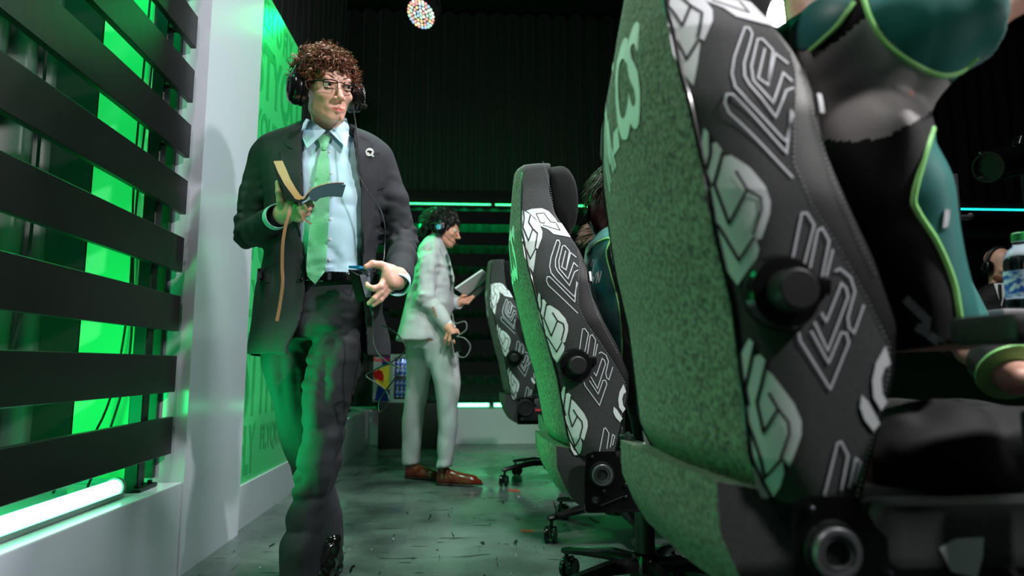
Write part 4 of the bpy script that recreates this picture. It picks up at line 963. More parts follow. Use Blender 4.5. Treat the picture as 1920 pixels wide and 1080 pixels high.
# scalp volume
g = G(HC - [.13, .13, .10], HC + [.13, .15, .17], .0035)
def hairvol(g, H, R, grow=.014, sc=1.0):
    g.add(g.ell(H((0, .026, .048)), ((.080 + grow) * sc, (.098 + grow) * sc, (.078 + grow) * sc), R), 0)
    g.sub(g.ell(H((0, -.085, -.028)), (.066, .062, .078), R), .008); g.sub(g.ell(H((0, -.03, -.10)), (.12, .09, .075), R), .01)
hairvol(g, Hd, HR, .008, HSC); g.d = g.d + .007 * vnoise(g.x * 55, g.y * 55, g.z * 55) + .005 * vnoise(g.x * 110, g.y * 110, g.z * 110)
hair, hv, hq = sculpt(g, 'hair', M_hair, body, relax=0)
st = []
for k in range(1250):
    th = rnd.uniform(0, 2 * pi); ph = math.acos(rnd.uniform(-.35, 1)); dv = np.array([sin(ph) * cos(th), sin(ph) * sin(th), cos(ph)])
    p0 = np.array([0, .026, .048]) + dv * [.080, .098, .080]
    if p0[1] < -.035 and p0[2] < .064: continue
    if p0[2] < -.02 + .35 * max(0, -p0[1] + .03): continue
    L = rnd.uniform(.028, .052); R0 = rnd.uniform(.004, .008); turns = rnd.uniform(.7, 1.4); a0 = rnd.uniform(0, 6.28); grav = rnd.uniform(.2, .8)
    tang = np.cross(dv, [rnd.gauss(0, 1), rnd.gauss(0, 1), rnd.gauss(0, 1)]); tang /= np.linalg.norm(tang)
    if dv[1] < -.2: tang = tang * .5 + np.array([0, -.7, -.3])
    dirv = dv * .38 + tang * .7 + np.array([0, 0, -grav * (1 - dv[2] * .4)]); dirv /= np.linalg.norm(dirv)
    e1 = np.cross(dirv, dv + [.01, 0, 0]); e1 /= np.linalg.norm(e1) + 1e-9; e2 = np.cross(dirv, e1)
    for m_ in range(5):
        of = np.array([rnd.gauss(0, 1), rnd.gauss(0, 1), rnd.gauss(0, 1)]) * .0016; pts = []; ll = L * rnd.uniform(.85, 1.08)
        for i in range(9):
            t = i / 8; a = a0 + turns * 2 * pi * t; pts.append(Hd(p0 + of * (1 - .6 * t) + dirv * ll * t + (e1 * cos(a) + e2 * sin(a)) * R0 * min(1, t * 3) + dv * .004))
        st.append((pts, rnd.uniform(.0010, .0016)))
strand_mesh(st, 'curls', M_hair, hair)
# shirt cuffs
def cuff(wr, el, r, m, name, parent, l0=.0, l1=.022):
    d = (wr - el) / np.linalg.norm(wr - el); a = Vector(c2w(wr + d * l0)); ax = Vector(c2w(d)); R_ = r
    return MB().lathe(a, ax, [(-.03, R_ - .004), (-.03, R_), (l1, R_ - .001), (l1 + .001, R_ - .003), (l1 - .004, R_ - .005), (-.02, R_ - .006)], 40).build(name, m, parent)
cuff(J['wL'], J['eL'], .040, M_shirt, 'shirt_cuff', shirt, .022, .03); cuff(J['wR'], J['eR'], .041, M_shirt, 'shirt_cuff', shirt, .022, .03)
# glasses
M_frame = mat('black_acetate', (16, 14, 16), .25); M_glass = mat('clear_lens', (255, 255, 255), .02, trans=1, ior=1.05, alpha=.25)
gl = thing('eyeglasses', 'black rectangular eyeglasses worn by the man with curly hair', 'glasses', c2w(Hd((0, -.1, 0))))
def P3(x, y, z): return Vector(c2w(Hd((x, y, z))))
b = MB()
for s in (-1, 1):
    o = [(s * .0115, -.1055, .011), (s * .028, -.1035, .013), (s * .050, -.0955, .0115), (s * .0535, -.0935, .006), (s * .051, -.0945, -.009), (s * .045, -.098, -.0125), (s * .025, -.1045, -.0135), (s * .0135, -.106, -.011), (s * .0105, -.106, 0)]
    o = [np.array(q) for q in spline(o + [o[0]], 4)]; b.tube([P3(*q) for q in o], .0013, 8); top = [q for q in o if q[2] > .005]
    b.tube([P3(*q) for q in top if True], .0021, 8)
    me = MB(); vs = [me.bm.verts.new(P3(*q)) for q in o[:-1]]; ce = me.bm.verts.new(P3(*np.mean(o, 0)))
    for i in range(len(vs)): me.bm.faces.new((vs[i], vs[(i + 1) % len(vs)], ce))
    me.build('lens', M_glass, gl)
    q = MB(); q.tube([P3(s * .053, -.0935, .008), P3(s * .066, -.082, .008), P3(s * .0765, -.04, .004), P3(s * .081, .0, .002)], .0017, 8, flat=1.6); q.build('temple_arm', M_frame, gl)
b.tube([P3(-.0115, -.1055, .008), P3(0, -.109, .0095), P3(.0115, -.1055, .008)], .0017, 8); b.build('frame', M_frame, gl)
# headset
def headset(Hf, HRm, label, dot=None, boom_s=1, boomdir=None, sc=1.0):
    P = lambda x, y, z: Vector(c2w(Hf((x, y, z)))); N_ = lambda v: Vector(c2w(HRm @ np.array(v, float)))
    r = thing('headset', label, 'headset', P(0, 0, .1))
    arc = [(sin(a) * .099, .012 + .004 * cos(a), .02 + cos(a) * .109) for a in np.linspace(-1.45, 1.45, 25)]
    MB().tube([P(*q) for q in arc], .0055, 8, flat=2.6).build('headband', M_plast, r)
    for s in (-1, 1):
        cm = MB(); cm.tube([P(s * .099, .014, .06), P(s * .112, .006, .04), P(s * .132, .0, .01), P(s * .134, .0, -.03)], .0026, 8); yk = cm.build('silver_yoke', M_steel, r)
        b = MB(); q = Matrix(np.array(HRm).tolist()); qw = Matrix.Rotation(YAW, 3, 'Z') @ q
        b.lathe(P(s * .074, .008, -.018), N_((s, 0, .05)), [(0, .032), (.001, .042), (.010, .046), (.020, .044), (.0205, .041), (.026, .045), (.040, .044), (.050, .037), (.054, .028), (.054, .018), (.052, .016), (.052, 0)], 36)
        for v in b.bm.verts:      # oval cups
            rel = v.co - P(s * .08, .008, -.018); zc = rel.dot(N_((0, 0, 1))); v.co += N_((0, 0, 1)) * zc * .2
        ec = b.build('ear_cup', M_gloss, r)
        if dot: MB().lathe(P(s * .126, .008, -.018), N_((s, 0, 0)), [(0, .018), (.003, .017), (.004, 0)], 28).build('cup_badge', dot, ec)
    if boomdir is None:
        bm_ = [(.100, -.005, -.045), (.105, -.03, -.05), (.100, -.055, -.05)]
        MB().tube([P(*q) for q in spline([(.1, -.012, -.042), (.106, -.03, -.050), (.098, -.068, -.052)], 5)], .0028, 8).build('boom_arm', M_plast, r)
        mic = MB(); mic.sphere(P(.094, -.082, -.052), (.010, .015, .010), 20, 14, Matrix.Rotation(YAW + HY, 3, 'Z')); mic.build('foam_mic', mat('black_foam', (16, 16, 17), .95, bump=(900, .6)), r)
    else:
        MB().tube([P(*q) for q in boomdir], .0022, 8).build('boom_arm', M_plast, r); MB().sphere(P(*boomdir[-1]), .010).build('foam_mic', mat('black_foam', (16, 16, 17), .95), r)
    return r
hs = headset(Hd, HR, 'black headset with silver yokes over the curly hair of the walking man')
cpts = [(662, 197, 2.05), (666, 228, 2.06), (671, 262, 2.045), (670, 300, 2.04), (671, 325, 2.035), (690, 360, 2.04), (713, 393, 2.04), (722, 428, 2.045), (721, 462, 2.05), (718, 492, 2.02), (704, 510, 2.03), (690, 500, 2.02)]
MB().tube([Vector(U(*p)) for p in spline(cpts, 8)], .0022, 8).build('cable', mat('black_rubber_cable', (14, 14, 15), .4), hs)
# lapel pin
h, d = skJ.hit(693, 285); h = h - d * .011; pin = thing('lapel_pin', 'round white pin with a black mark on the lapel of the walking man', 'pin', c2w(h))
ex = np.array([1., 0, 0]); ez = np.array([0, 0, 1.]); W2 = lambda x, z, e=0: Vector(c2w(h + ex * x + ez * z - d * e))
MB().prism([W2(.0145 * cos(a), .0145 * sin(a)) for a in np.linspace(0, 2 * pi, 33)[:-1]], .0025, -Vector(c2w(d))).prism([W2(*q) for q in ((.004, -.009), (.010, -.0075), (.017, -.0165), (.009, -.0155))], .0025, -Vector(c2w(d))).build('pin_disc', mat('white_enamel', (228, 228, 232), .3), pin)
MB().prism([W2(x, z, .0026) for x, z in ((-.009, .004), (-.003, .006), (.009, .003), (.006, -.004), (.001, -.008), (-.001, -.002), (-.007, .0))], .0006, -Vector(c2w(d))).build('pin_mark', M_matte, pin)
# book
M_page = mat('gilt_cream_pages', (226, 190, 150), .6, noise=(3, (206, 150, 104), .2, (1, 1, 1)), bump=(900, .3, (1, 1, .05))); M_cover = mat('black_leather_cover', (24, 26, 32), .42, bump=(300, .04)); M_coverb = mat('slate_blue_endpaper', (62, 78, 96), .5)
book = thing('open_book', 'open black leather book with tan page edges held at the chest of the walking man', 'book', Hq(500, 600, 1.9) * 0 + np.array(c2w(Hq(500, 600, 1.92))))
def slab(top, bot, dep, name, m, parent, th):
    """curved sheet: top line and its thickness direction in the picture plane, extended away from the camera by dep"""
    V = []; n = len(top)
    for d_ in (0, dep):
        for (x, y, dd), (u, v) in zip(top, bot): V.append(Hq(x, y, dd + d_)); V.append(Hq(u, v, dd + d_))
    Fc = []
    for i in range(n - 1):
        a, b_, c_, e = 2 * i, 2 * i + 1, 2 * i + 3, 2 * i + 2; o = 2 * n
        Fc += [(a, b_, c_, e), (a + o, e + o, c_ + o, b_ + o), (a, e, e + o, a + o), (b_, b_ + o, c_ + o, c_)]
    Fc += [(0, 2 * n, 2 * n + 1, 1), (2 * n - 2, 2 * n - 1, 4 * n - 1, 4 * n - 2)]
    return mesh(name, w_arr(np.array(V)), Fc, m, parent, auto=40)
DB = .115
slab([(212, 80, 1.875), (262, 190, 1.875), (320, 330, 1.875), (400, 470, 1.875), (460, 550, 1.875), (505, 578, 1.875)], [(92, 88), (150, 230), (240, 400), (330, 520), (385, 596), (440, 612)], DB, 'page_block', M_page, book, 0)
slab([(80, 92, 1.872), (140, 240, 1.872), (225, 400, 1.872), (315, 530, 1.872), (380, 604, 1.872), (450, 618, 1.872), (510, 592, 1.872), (560, 520, 1.872), (620, 460, 1.872), (700, 425, 1.872), (820, 392, 1.872), (940, 380, 1.872), (1045, 382, 1.872)],
     [(90, 150), (120, 280), (200, 430), (290, 560), (360, 632), (450, 650), (530, 612), (580, 540), (640, 478), (712, 440), (825, 404), (940, 394), (1045, 396)], DB, 'cover', M_cover, book, 0)
slab([(470, 596, 1.874), (520, 560, 1.874), (560, 500, 1.874), (620, 446, 1.874), (700, 412, 1.874), (820, 382, 1.874), (940, 370, 1.874), (1040, 372, 1.874)], [(480, 606), (530, 572), (570, 512), (622, 456), (702, 422), (820, 390), (940, 378), (1040, 381)], DB, 'thin_page_stack', M_page, book, 0)
# the drooping front cover flap seen from outside
Vf = []; FL = [((560, 520), (600, 620)), ((620, 460), (660, 640)), ((700, 425), (715, 590)), ((820, 396), (830, 568)), ((940, 386), (930, 568)), ((1070, 406), (1020, 574))]
for (x, y), (u, v) in FL: Vf += [Hq(x, y, 1.868), Hq(u, v, 1.872)]
for (x, y), (u, v) in FL: Vf += [Hq(x, y, 1.871), Hq(u, v, 1.875)]
n = len(FL); Fc = []
for i in range(n - 1): a = 2 * i; Fc += [(a, a + 1, a + 3, a + 2), (a + 2 * n, a + 2 * n + 2, a + 2 * n + 3, a + 2 * n + 1), (a, a + 2, a + 2 + 2 * n, a + 2 * n), (a + 1, a + 1 + 2 * n, a + 3 + 2 * n, a + 3)]
Fc += [(0, 2 * n, 2 * n + 1, 1), (2 * n - 2, 2 * n - 1, 4 * n - 1, 4 * n - 2)]
mesh('cover_flap', w_arr(np.array(Vf)), Fc, M_coverb, book, auto=50)
def ribbon3(pts, w, name, m, parent):
    P = [Vector(U(*p)) for p in spline(pts, 8)]; b = MB(); b.tube(P, w, 6, up=(.3, -1, 0), flat=.12 if False else 1); 
    for v in b.bm.verts: pass
    return b
def flat_ribbon(pts, w, name, m, parent):
    P = spline(pts, 8); V = []
    for i, p in enumerate(P):
        a = P[max(i - 1, 0)]; b_ = P[min(i + 1, len(P) - 1)]; t = np.array([b_[0] - a[0], b_[1] - a[1]]); t /= np.hypot(*t) + 1e-9; n_ = np.array([-t[1], t[0]]) * w / 2
        q = c(p[0] + n_[0], p[1] + n_[1], p[2]); r = c(p[0] - n_[0], p[1] - n_[1], p[2]); V += [q, r, r + [0, .0012, 0], q + [0, .0012, 0]]
    Fc = [(4 * i + k, 4 * i + (k + 1) % 4, 4 * i + 4 + (k + 1) % 4, 4 * i + 4 + k) for i in range(len(P) - 1) for k in range(4)] + [(0, 1, 2, 3), tuple(4 * len(P) - 4 + k for k in (3, 2, 1, 0))]
    return mesh(name, w_arr(np.array(V)), Fc, m, parent, auto=50)
M_rib = mat('rust_satin_ribbon', (160, 104, 82), .45)
flat_ribbon([(547, 380, 1.9), (541, 404, 1.885), (535, 425, 1.88), (530, 460, 1.88), (529, 500, 1.885), (530, 530, 1.885), (525, 570, 1.89), (519, 602, 1.89)], 6, 'ribbon_bookmark', M_rib, book)
flat_ribbon([(563, 400, 1.885), (569, 408, 1.88), (576, 415, 1.88), (584, 420, 1.88)], 3, 'ribbon_bookmark', M_rib, book)
# beltpack
M_pack = mat('black_pack_plastic', (14, 22, 18), .3); M_pgrey = mat('grey_pack_face', (92, 98, 108), .4)
pk = thing('belt_pack', 'black radio pack with blue cap held at the belt of the walking man', 'radio pack', c2w(Hp(280, 560, 2.0)))
b = MB(); T4 = [(70, 285), (275, 372), (455, 395), (130, 240)]; Bq = [(255, 825), (372, 745), (470, 745)]
fr = [Hp(90, 285, 1.99), Hp(275, 372, 1.972), Hp(460, 372, 2.0), Hp(300, 300, 2.03)]; bt = [Hp(240, 835, 1.99), Hp(372, 760, 1.972), Hp(475, 745, 2.0), Hp(345, 800, 2.03)]
def hexa(top, bot, name, m, parent, bev=.003):
    b = MB(); A = [b.bm.verts.new(Vector(c2w(p))) for p in top]; B = [b.bm.verts.new(Vector(c2w(p))) for p in bot]; b.bm.faces.new(A[::-1]); b.bm.faces.new(B)
    for i in range(4): j = (i + 1) % 4; b.bm.faces.new((A[i], A[j], B[j], B[i]))
    bmesh.ops.recalc_face_normals(b.bm, faces=b.bm.faces); bmesh.ops.bevel(b.bm, geom=b.bm.edges[:], offset=bev, segments=3, affect='EDGES'); return b.build(name, m, parent)
hexa(fr, bt, 'case', M_pack, pk)
o_ = lambda p: p + np.array([.0, -.002, 0])
hexa([o_(Hp(285, 372, 1.970)), o_(Hp(450, 375, 1.997)), Hp(450, 375, 2.002), Hp(285, 372, 1.976)], [o_(Hp(378, 735, 1.970)), o_(Hp(465, 725, 1.997)), Hp(465, 725, 2.002), Hp(378, 735, 1.976)], 'face_panel', M_pgrey, pk, .001)
hexa([Hp(105, 232, 1.985), Hp(280, 232, 1.97), Hp(462, 270, 1.985), Hp(300, 240, 2.02)], [Hp(110, 272, 1.985), Hp(285, 288, 1.97), Hp(462, 305, 1.985), Hp(300, 280, 2.02)], 'blue_cap', mat('blue_plastic', (20, 120, 175), .35), pk, .0015)
MB().tube([Vector(c2w(Hp(x, y, 1.985))) for x, y in ((345, 370), (350, 310), (365, 295), (400, 300), (420, 330), (425, 380))], .005, 10).build('grey_knob', M_pgrey, pk)
MB().cyl(c2w(Hp(440, 800, 1.985)), c2w(Hp(470, 890, 1.985)), .0055).cyl(c2w(Hp(468, 885, 1.985)), c2w(Hp(488, 1010, 1.985)), .0042).build('connector', M_dsteel, pk)
loop = [(698.5, 590, 1.985), (699, 610, 1.985), (700, 640, 1.98), (707, 660, 1.97), (717, 671, 1.965), (730, 681, 1.96), (745, 688, 1.955), (750, 696, 1.95), (741, 709, 1.95), (724, 731, 1.95), (711, 755, 1.95), (713, 773, 1.95), (726, 760, 1.955), (729, 745, 1.96), (722, 731, 1.965), (708, 720, 1.965), (687, 706, 1.965), (695, 698, 1.97), (713, 688, 1.972), (732, 680, 1.97), (754, 664, 1.97), (760, 650, 1.975), (748, 630, 1.99), (733, 618, 2.02), (718, 611, 2.05)]
MB().tube([Vector(U(*p)) for p in spline(loop, 8)], .0022, 8).build('coiled_cable', mat('black_rubber_cable', (14, 14, 15), .4), pk)

# ------------------------------------------------------------------ man in pale grey reading, behind
M_pale = mat('pale_grey_suit', (176, 180, 182), .65, noise=(900, (188, 192, 194), .5), bump=(900, .1)); M_wshirt = mat('white_cotton', (215, 218, 222), .7); M_bhair = mat('black_wavy_hair', (20, 17, 17), .4)
M_tan = mat('tan_skin', (205, 148, 124), .45); M_brown = mat('polished_brown_leather', (96, 34, 18), .22, spec=.6)
man2 = thing('person', 'dark haired man in pale grey suit reading an open book, side on, behind', 'person', c2w((-.5, 4.25, 0)))
d2 = 4.25; z2 = lambda py: c(800, py, d2)[2]
j2 = dict(s=c(803, 490, 4.08), e=c(798, 556, 4.05), w=c(833, 603, 4.06), s2=c(812, 490, 4.42), e2=c(828, 560, 4.44), w2=c(855, 567, 4.32))
g = G([c(730, 500, d2)[0], 3.93, z2(650)], [c(875, 500, d2)[0], 4.56, z2(432)], .010)
T2 = [(440, 806, 832, 4.26, .07), (452, 796, 834, 4.26, .12), (466, 786, 837, 4.26, .18), (490, 778, 842, 4.26, .205), (530, 768, 850, 4.26, .2), (570, 760, 850, 4.26, .19), (610, 750, 843, 4.26, .2), (640, 742, 835, 4.26, .21)]
g.add(g.loft(rows_px(T2), 2.3), 0); arm = smin(g.chain([(j2['s'], .068), (j2['e'], .060), (j2['w'], .048)], .03), g.chain([(j2['s2'], .066), (j2['e2'], .058), (j2['w2'], .047)], .03), .01); g.add(arm, .02)
for k, nm in enumerate(('s', 'e')): g.wrinkle(.012, 16, g.near(j2[nm], .14), (1, 1, 1.6), 4 + k)
g.wrinkle(.006, 8, None, (1.5, 1, .6), 8); inn = g.loft(rows_px(T2[5:]), 2.3, -.022, zlo=-9, zhi=z2(600)); g.sub(np.maximum(inn, g.z - z2(605)), .004)
jk2, jv2, jq2 = sculpt(g, 'suit_jacket', M_pale, man2)
LF = [(610, 788, 850, 4.2, .1), (640, 790, 856, 4.19, .1), (680, 800, 862, 4.17, .095), (720, 814, 864, 4.16, .088), (760, 818, 857, 4.16, .08), (800, 820, 856, 4.16, .075), (840, 820, 852, 4.16, .072), (877, 818, 849, 4.16, .075)]
LB = [(610, 752, 820, 4.32, .1), (640, 758, 818, 4.33, .1), (680, 762, 812, 4.35, .095), (720, 760, 806, 4.37, .088), (760, 757, 798, 4.38, .08), (800, 755, 793, 4.4, .075), (840, 754, 790, 4.41, .072), (870, 755, 789, 4.42, .072)]
g = G([c(735, 700, d2)[0], 4.02, z2(895)], [c(880, 700, d2)[0], 4.54, z2(590)], .011)
g.add(g.loft(rows_px(LF), 2.15), 0); g.add(g.loft(rows_px(LB), 2.15), .02); g.add(g.loft(rows_px([(600, 756, 846, 4.26, .17), (655, 764, 850, 4.26, .15)]), 2.3), .03)
g.wrinkle(.008, 9, None, (1.6, 1, .8), 31); tr2, _, _ = sculpt(g, 'suit_trousers', M_pale, man2)
skm = Skin([(jv2, jq2)])
cloth_patch(skm, [(826, 456), (832, 458), (842, 480), (852, 520), (850, 545), (843, 520), (834, 490), (824, 466)], .006, 'lapel', M_pale, jk2, 3, d0=4.1)
for p in ((812, 577), (814, 582), (816, 587), (818, 592)):
    h, d = skm.hit(*p); MB().lathe(c2w(h), -c2w(d), [(0, .008), (.004, .008), (.004, 0)], 12).build('sleeve_button', mat('tan_button', (150, 120, 96), .4), jk2)
shoe(man2, [c(764, 895, 4.42)[0], 4.42, .0], [c(822, 890, 4.34)[0], 4.34, .0], m=M_brown); shoe(man2, [c(821, 895, 4.16)[0], 4.17, .0], [c(903, 895, 4.14)[0], 4.12, .0], m=M_brown)
H2 = c(833, 429, 4.24); Hd2, HR2 = head_frame(H2, radians(86), radians(14), 0, 1.05); P2 = []
g = G(H2 - [.16, .14, .25], H2 + [.16, .14, .16], .004); head_sdf(g, Hd2, HR2, 1.05); g.add(g.cap(Hd2((0, .02, -.05)), c(812, 462, 4.26), .052, .058), .02); P2.append(g.mesh())
hp = lambda x, y, d: c(700 + x / 3.377, 340 + y / 3.377, d)
g = G(np.minimum(hp(430, 1060, 3.97), hp(430, 880, 3.97)) - .03, np.maximum(hp(560, 1060, 4.12), hp(560, 880, 4.12)) + .03, .003)
g.add(g.cap(hp(455, 895, 4.06), hp(475, 925, 4.05), .028, .030), 0); g.add(g.cap(hp(478, 930, 4.045), hp(500, 960, 4.04), .032, .028), .02)
hand_sdf(g, [], [[(hp(470, 960, 4.035), .011), (hp(455, 1000, 4.03), .010), (hp(452, 1025, 4.035), .008)], [(hp(490, 970, 4.03), .011), (hp(480, 1010, 4.02), .010), (hp(478, 1035, 4.03), .008)], [(hp(505, 970, 4.03), .011), (hp(510, 1015, 4.02), .010), (hp(522, 1045, 4.03), .008)], [(hp(515, 965, 4.04), .010), (hp(528, 1000, 4.03), .009), (hp(540, 1030, 4.04), .007)], [(hp(505, 930, 4.05), .012), (hp(530, 945, 4.04), .010), (hp(540, 962, 4.04), .008)]], .008)
P2.append(g.mesh())
g = G(hp(500, 830, 4.2) - .02, hp(660, 700, 4.4) + .02, .003)
g.add(g.cap(hp(515, 765, 4.32), hp(545, 765, 4.31), .026, .028), 0); g.add(g.cap(hp(545, 765, 4.31), hp(575, 755, 4.3), .030, .022), .02)
hand_sdf(g, [], [[(hp(570, 770, 4.28), .011), (hp(600, 770, 4.27), .010), (hp(612, 755, 4.27), .008)], [(hp(575, 760, 4.29), .011), (hp(612, 755, 4.28), .010), (hp(625, 740, 4.28), .008)], [(hp(578, 752, 4.3), .011), (hp(620, 745, 4.29), .010), (hp(636, 732, 4.29), .008)], [(hp(575, 745, 4.31), .010), (hp(615, 735, 4.31), .009), (hp(630, 725, 4.31), .007)], [(hp(545, 745, 4.29), .012), (hp(565, 725, 4.28), .010), (hp(585, 722, 4.28), .008)]], .008)
P2.append(g.mesh())
g = G([c(740, 500, d2)[0], 4.0, .06], [c(870, 500, d2)[0], 4.5, z2(450)], .016)
g.add(g.loft(rows_px(T2[1:]), 2.2, -.02), 0); g.add(g.chain([(c(815, 620, 4.18), .08), (c(838, 740, 4.16), .055), (c(834, 870, 4.16), .035)], .03), .03); g.add(g.chain([(c(790, 620, 4.32), .08), (c(780, 740, 4.37), .055), (c(771, 865, 4.42), .035)], .03), .03); P2.append(g.mesh())
def joined(parts, name, m, parent):
    V = np.concatenate([p[0] for p in parts]); Q = []; n = 0
    for v, q in parts: Q.append(q + n); n += len(v)
    return mesh(name, w_arr(V), np.concatenate(Q), m, parent)
body2 = joined(P2, 'body', M_tan, man2); eyes(Hd2, HR2, body2, 1.05, look=(0, -1, -.3))
g = G(H2 - [.19, .15, .14], H2 + [.15, .15, .19], .005); hairvol(g, Hd2, HR2, .016, 1.05)
g.add(g.chain([(Hd2((0, .1, .03)), .055), (Hd2((0, .125, -.04)), .04), (Hd2((0, .15, -.075)), .018)], .02), .03); g.d = g.d + .010 * vnoise(g.x * 40, g.y * 40, g.z * 20) + .006 * vnoise(g.x * 90, g.y * 90, g.z * 40)
hr2, _, _ = sculpt(g, 'hair', M_bhair, body2, relax=0)
def locks(H, n, seed, L0, L1, name, m, parent, back=0.0, r=.002, zmin=-.35, sc=1.0):
    q = random.Random(seed); st = []
    for k in range(n):
        th = q.uniform(0, 2 * pi); ph = math.acos(q.uniform(zmin, 1)); dv = np.array([sin(ph) * cos(th), sin(ph) * sin(th), cos(ph)]); p0 = np.array([0, .026, .048]) + dv * [.088, .106, .088]
        if p0[1] < -.035 and p0[2] < .06: continue
        if p0[2] < -.02 + .35 * max(0, -p0[1] + .03): continue
        L = q.uniform(L0, L1); dr = np.array([dv[0] * .5, dv[1] * .3 + back + .3, -.7 + dv[2] * .3]); dr /= np.linalg.norm(dr); a = q.uniform(0, 6.3); pts = []
        for i in range(9):
            t = i / 8; pts.append(H(p0 + dr * L * t + dv * (.004 + .008 * sin(pi * t)) + np.array([sin(a + 5 * t), cos(a + 5 * t), 0]) * .006 * t))
        st.append((pts, r * q.uniform(.7, 1.3)))
    return strand_mesh(st, name, m, parent)
locks(Hd2, 900, 8, .025, .06, 'hair_locks', M_bhair, hr2, .1, .0024)
cuff(j2['w'], j2['e'], .042, M_wshirt, 'shirt_cuff', man2, .035, .035); cuff(j2['w2'], j2['e2'], .040, M_wshirt, 'shirt_cuff', man2, .01, .03)
MB().tube([Vector(U(*p)) for p in ((806, 452, 4.24), (818, 455, 4.2), (828, 462, 4.19), (830, 474, 4.19))], .016, 10).build('shirt_collar', M_wshirt, man2)
headset(Hd2, HR2, 'black headset with a teal badge on the man in pale grey', mat('teal_badge', (30, 170, 190), .4), boomdir=[(-.1, -.02, -.04), (-.09, -.07, -.075), (-.05, -.115, -.09)], sc=1.05)
bk = thing('open_book', 'open book with white pages held out by the man in pale grey', 'book', U(885, 545, 4.28))
def quadslab(P, th, name, m, parent):
    A = [Vector(U(*p)) for p in P]; n = (A[1] - A[0]).cross(A[3] - A[0]).normalized(); return MB().prism(A, th, n).build(name, m, parent, smooth=False)
quadslab([(854, 542, 4.20), (905, 507, 4.20), (919, 519, 4.36), (874, 556, 4.36)], .012, 'page_block', M_wshirt, bk)
quadslab([(876, 558, 4.34), (918, 520, 4.34), (922, 529, 4.30), (882, 564, 4.30)], .010, 'cover', mat('grey_green_cover', (60, 74, 66), .5), bk)
quadslab([(916, 519, 4.34), (921, 517, 4.34), (924, 522, 4.33), (919, 527, 4.33)], .03, 'page_edge', M_wshirt, bk)
pk2 = thing('belt_pack', 'black radio pack hanging in the lowered hand of the man in pale grey', 'radio pack', U(852, 645, 4.03))
A = [Vector(U(*p)) for p in ((846, 627, 4.01), (857, 624, 4.01), (864, 658, 4.02), (852, 662, 4.02))]; MB().prism(A, .035, Vector(c2w((0, 1, 0)))).build('case', M_pack, pk2, smooth=False)
MB().tube([Vector(U(*p)) for p in spline([(848, 588, 4.05), (853, 606, 4.02), (872, 603, 3.99), (874, 618, 3.99), (858, 630, 4.0)], 6)], .004, 6).build('cable', mat('grey_cable', (110, 112, 112), .4), pk2)
MB().tube([Vector(U(*p)) for p in spline([(856, 631, 4.0), (872, 635, 3.98), (882, 650, 3.98), (874, 668, 3.98), (862, 669, 4.0), (857, 660, 4.02)], 6)], .004, 6).build('cable', mat('grey_cable', (110, 112, 112), .4), pk2)

# ------------------------------------------------------------------ seated players
M_teal = mat('teal_jersey', (4, 100, 96), .5, sheen=.15); M_blackj = mat('black_jersey', (20, 19, 21), .7, spec=.3, sheen=.1); M_greyj = mat('grey_jersey', (168, 163, 165), .55); M_mint = mat('pale_mint_jersey', (150, 196, 174), .5)
M_pipe = mat('lime_piping', (150, 222, 130), .5); M_dkb = mat('dark_brown_hair', (44, 24, 20), .4)
def pipe(sk_, pts, r, name, m, parent, d0=2, n=8, lift=.0):
    P = []
    for p in spline(pts, n): h, d = sk_.hit(p[0], p[1], d0); P.append(Vector(c2w(h - d * lift)))
    return MB().tube(P, r, 6).build(name, m, parent)
def regions(polys):
    def f(fc, V):
        P = topix(fc); mi = np.zeros(len(fc), int)
        for k, poly in polys: mi[inpoly(P, poly)] = k
        return mi
    return f
# the raised-arm player on the nearest chair
pa = thing('person', 'player in teal, grey and black jersey leaning back, arm raised, face out of frame', 'person', c2w((.62, 1.06, 0)))
TA = [(68, 1510, 1600, 1.07, .075), (88, 1490, 1680, 1.07, .15), (130, 1492, 1730, 1.07, .195), (180, 1505, 1744, 1.07, .205), (260, 1525, 1766, 1.07, .205), (340, 1545, 1788, 1.07, .2), (430, 1570, 1804, 1.07, .195), (520, 1610, 1822, 1.07, .195), (600, 1640, 1845, 1.07, .2), (660, 1650, 1860, 1.07, .2)]
sa = c(1610, 75, .935); ea = c(1905, -40, .86)
g = G([.34, .74, c(0, 690, 1.05)[2]], [1.02, 1.32, c(0, -130, 1.05)[2]], .005)
g.add(g.loft(rows_px(TA, .12), 2.4), 0); g.add(g.chain([(sa, .082), (c(1720, 60, .90), .078), (c(1810, 30, .875), .074)], .02), .05)
sh2 = c(1570, 110, 1.22); g.add(g.chain([(sh2, .070), (c(1660, 330, 1.27), .055), (c(1800, 620, 1.16), .05)], .02), .04)
cut = (g.x - c(1822, 40, .875)[0]) * .94 + (g.z - c(1822, 40, .875)[2]) * .25; g.d = np.where(g.z > c(0, 190, 1)[2], smax(g.d, cut, .004), g.d)
g.wrinkle(.012, 9, g.near(c(1640, 170, .9), .16), (1, 1, 1.3), 41); g.wrinkle(.011, 8, g.near(c(1740, 480, .9), .22), (1.6, 1, .8), 42)
PA = [(3, [(1490, 98), (1545, 92), (1580, 70), (1625, 30), (1660, 60), (1700, 100), (1770, 120), (1790, 180), (1720, 225), (1660, 258), (1600, 266), (1550, 262), (1480, 262)]),
      (1, [(1630, -400), (1630, 20), (1650, 60), (1690, 100), (1735, 135), (1780, 150), (1900, 150), (1980, -400)]), (1, [(1480, -100), (1480, 92), (1520, 92), (1560, 62), (1600, 0), (1610, -100)]),
      (1, [(1752, 236), (1740, 270), (1714, 368), (1722, 398), (1758, 455), (1788, 525), (1802, 620), (1960, 620), (1900, 300), (1800, 220)])]
torso_a, av, aq = sculpt(g, 'jersey', None, pa, mats=[M_blackj, M_teal, M_blackj, M_greyj], paint=regions(PA)); skA = Skin([(av, aq)])
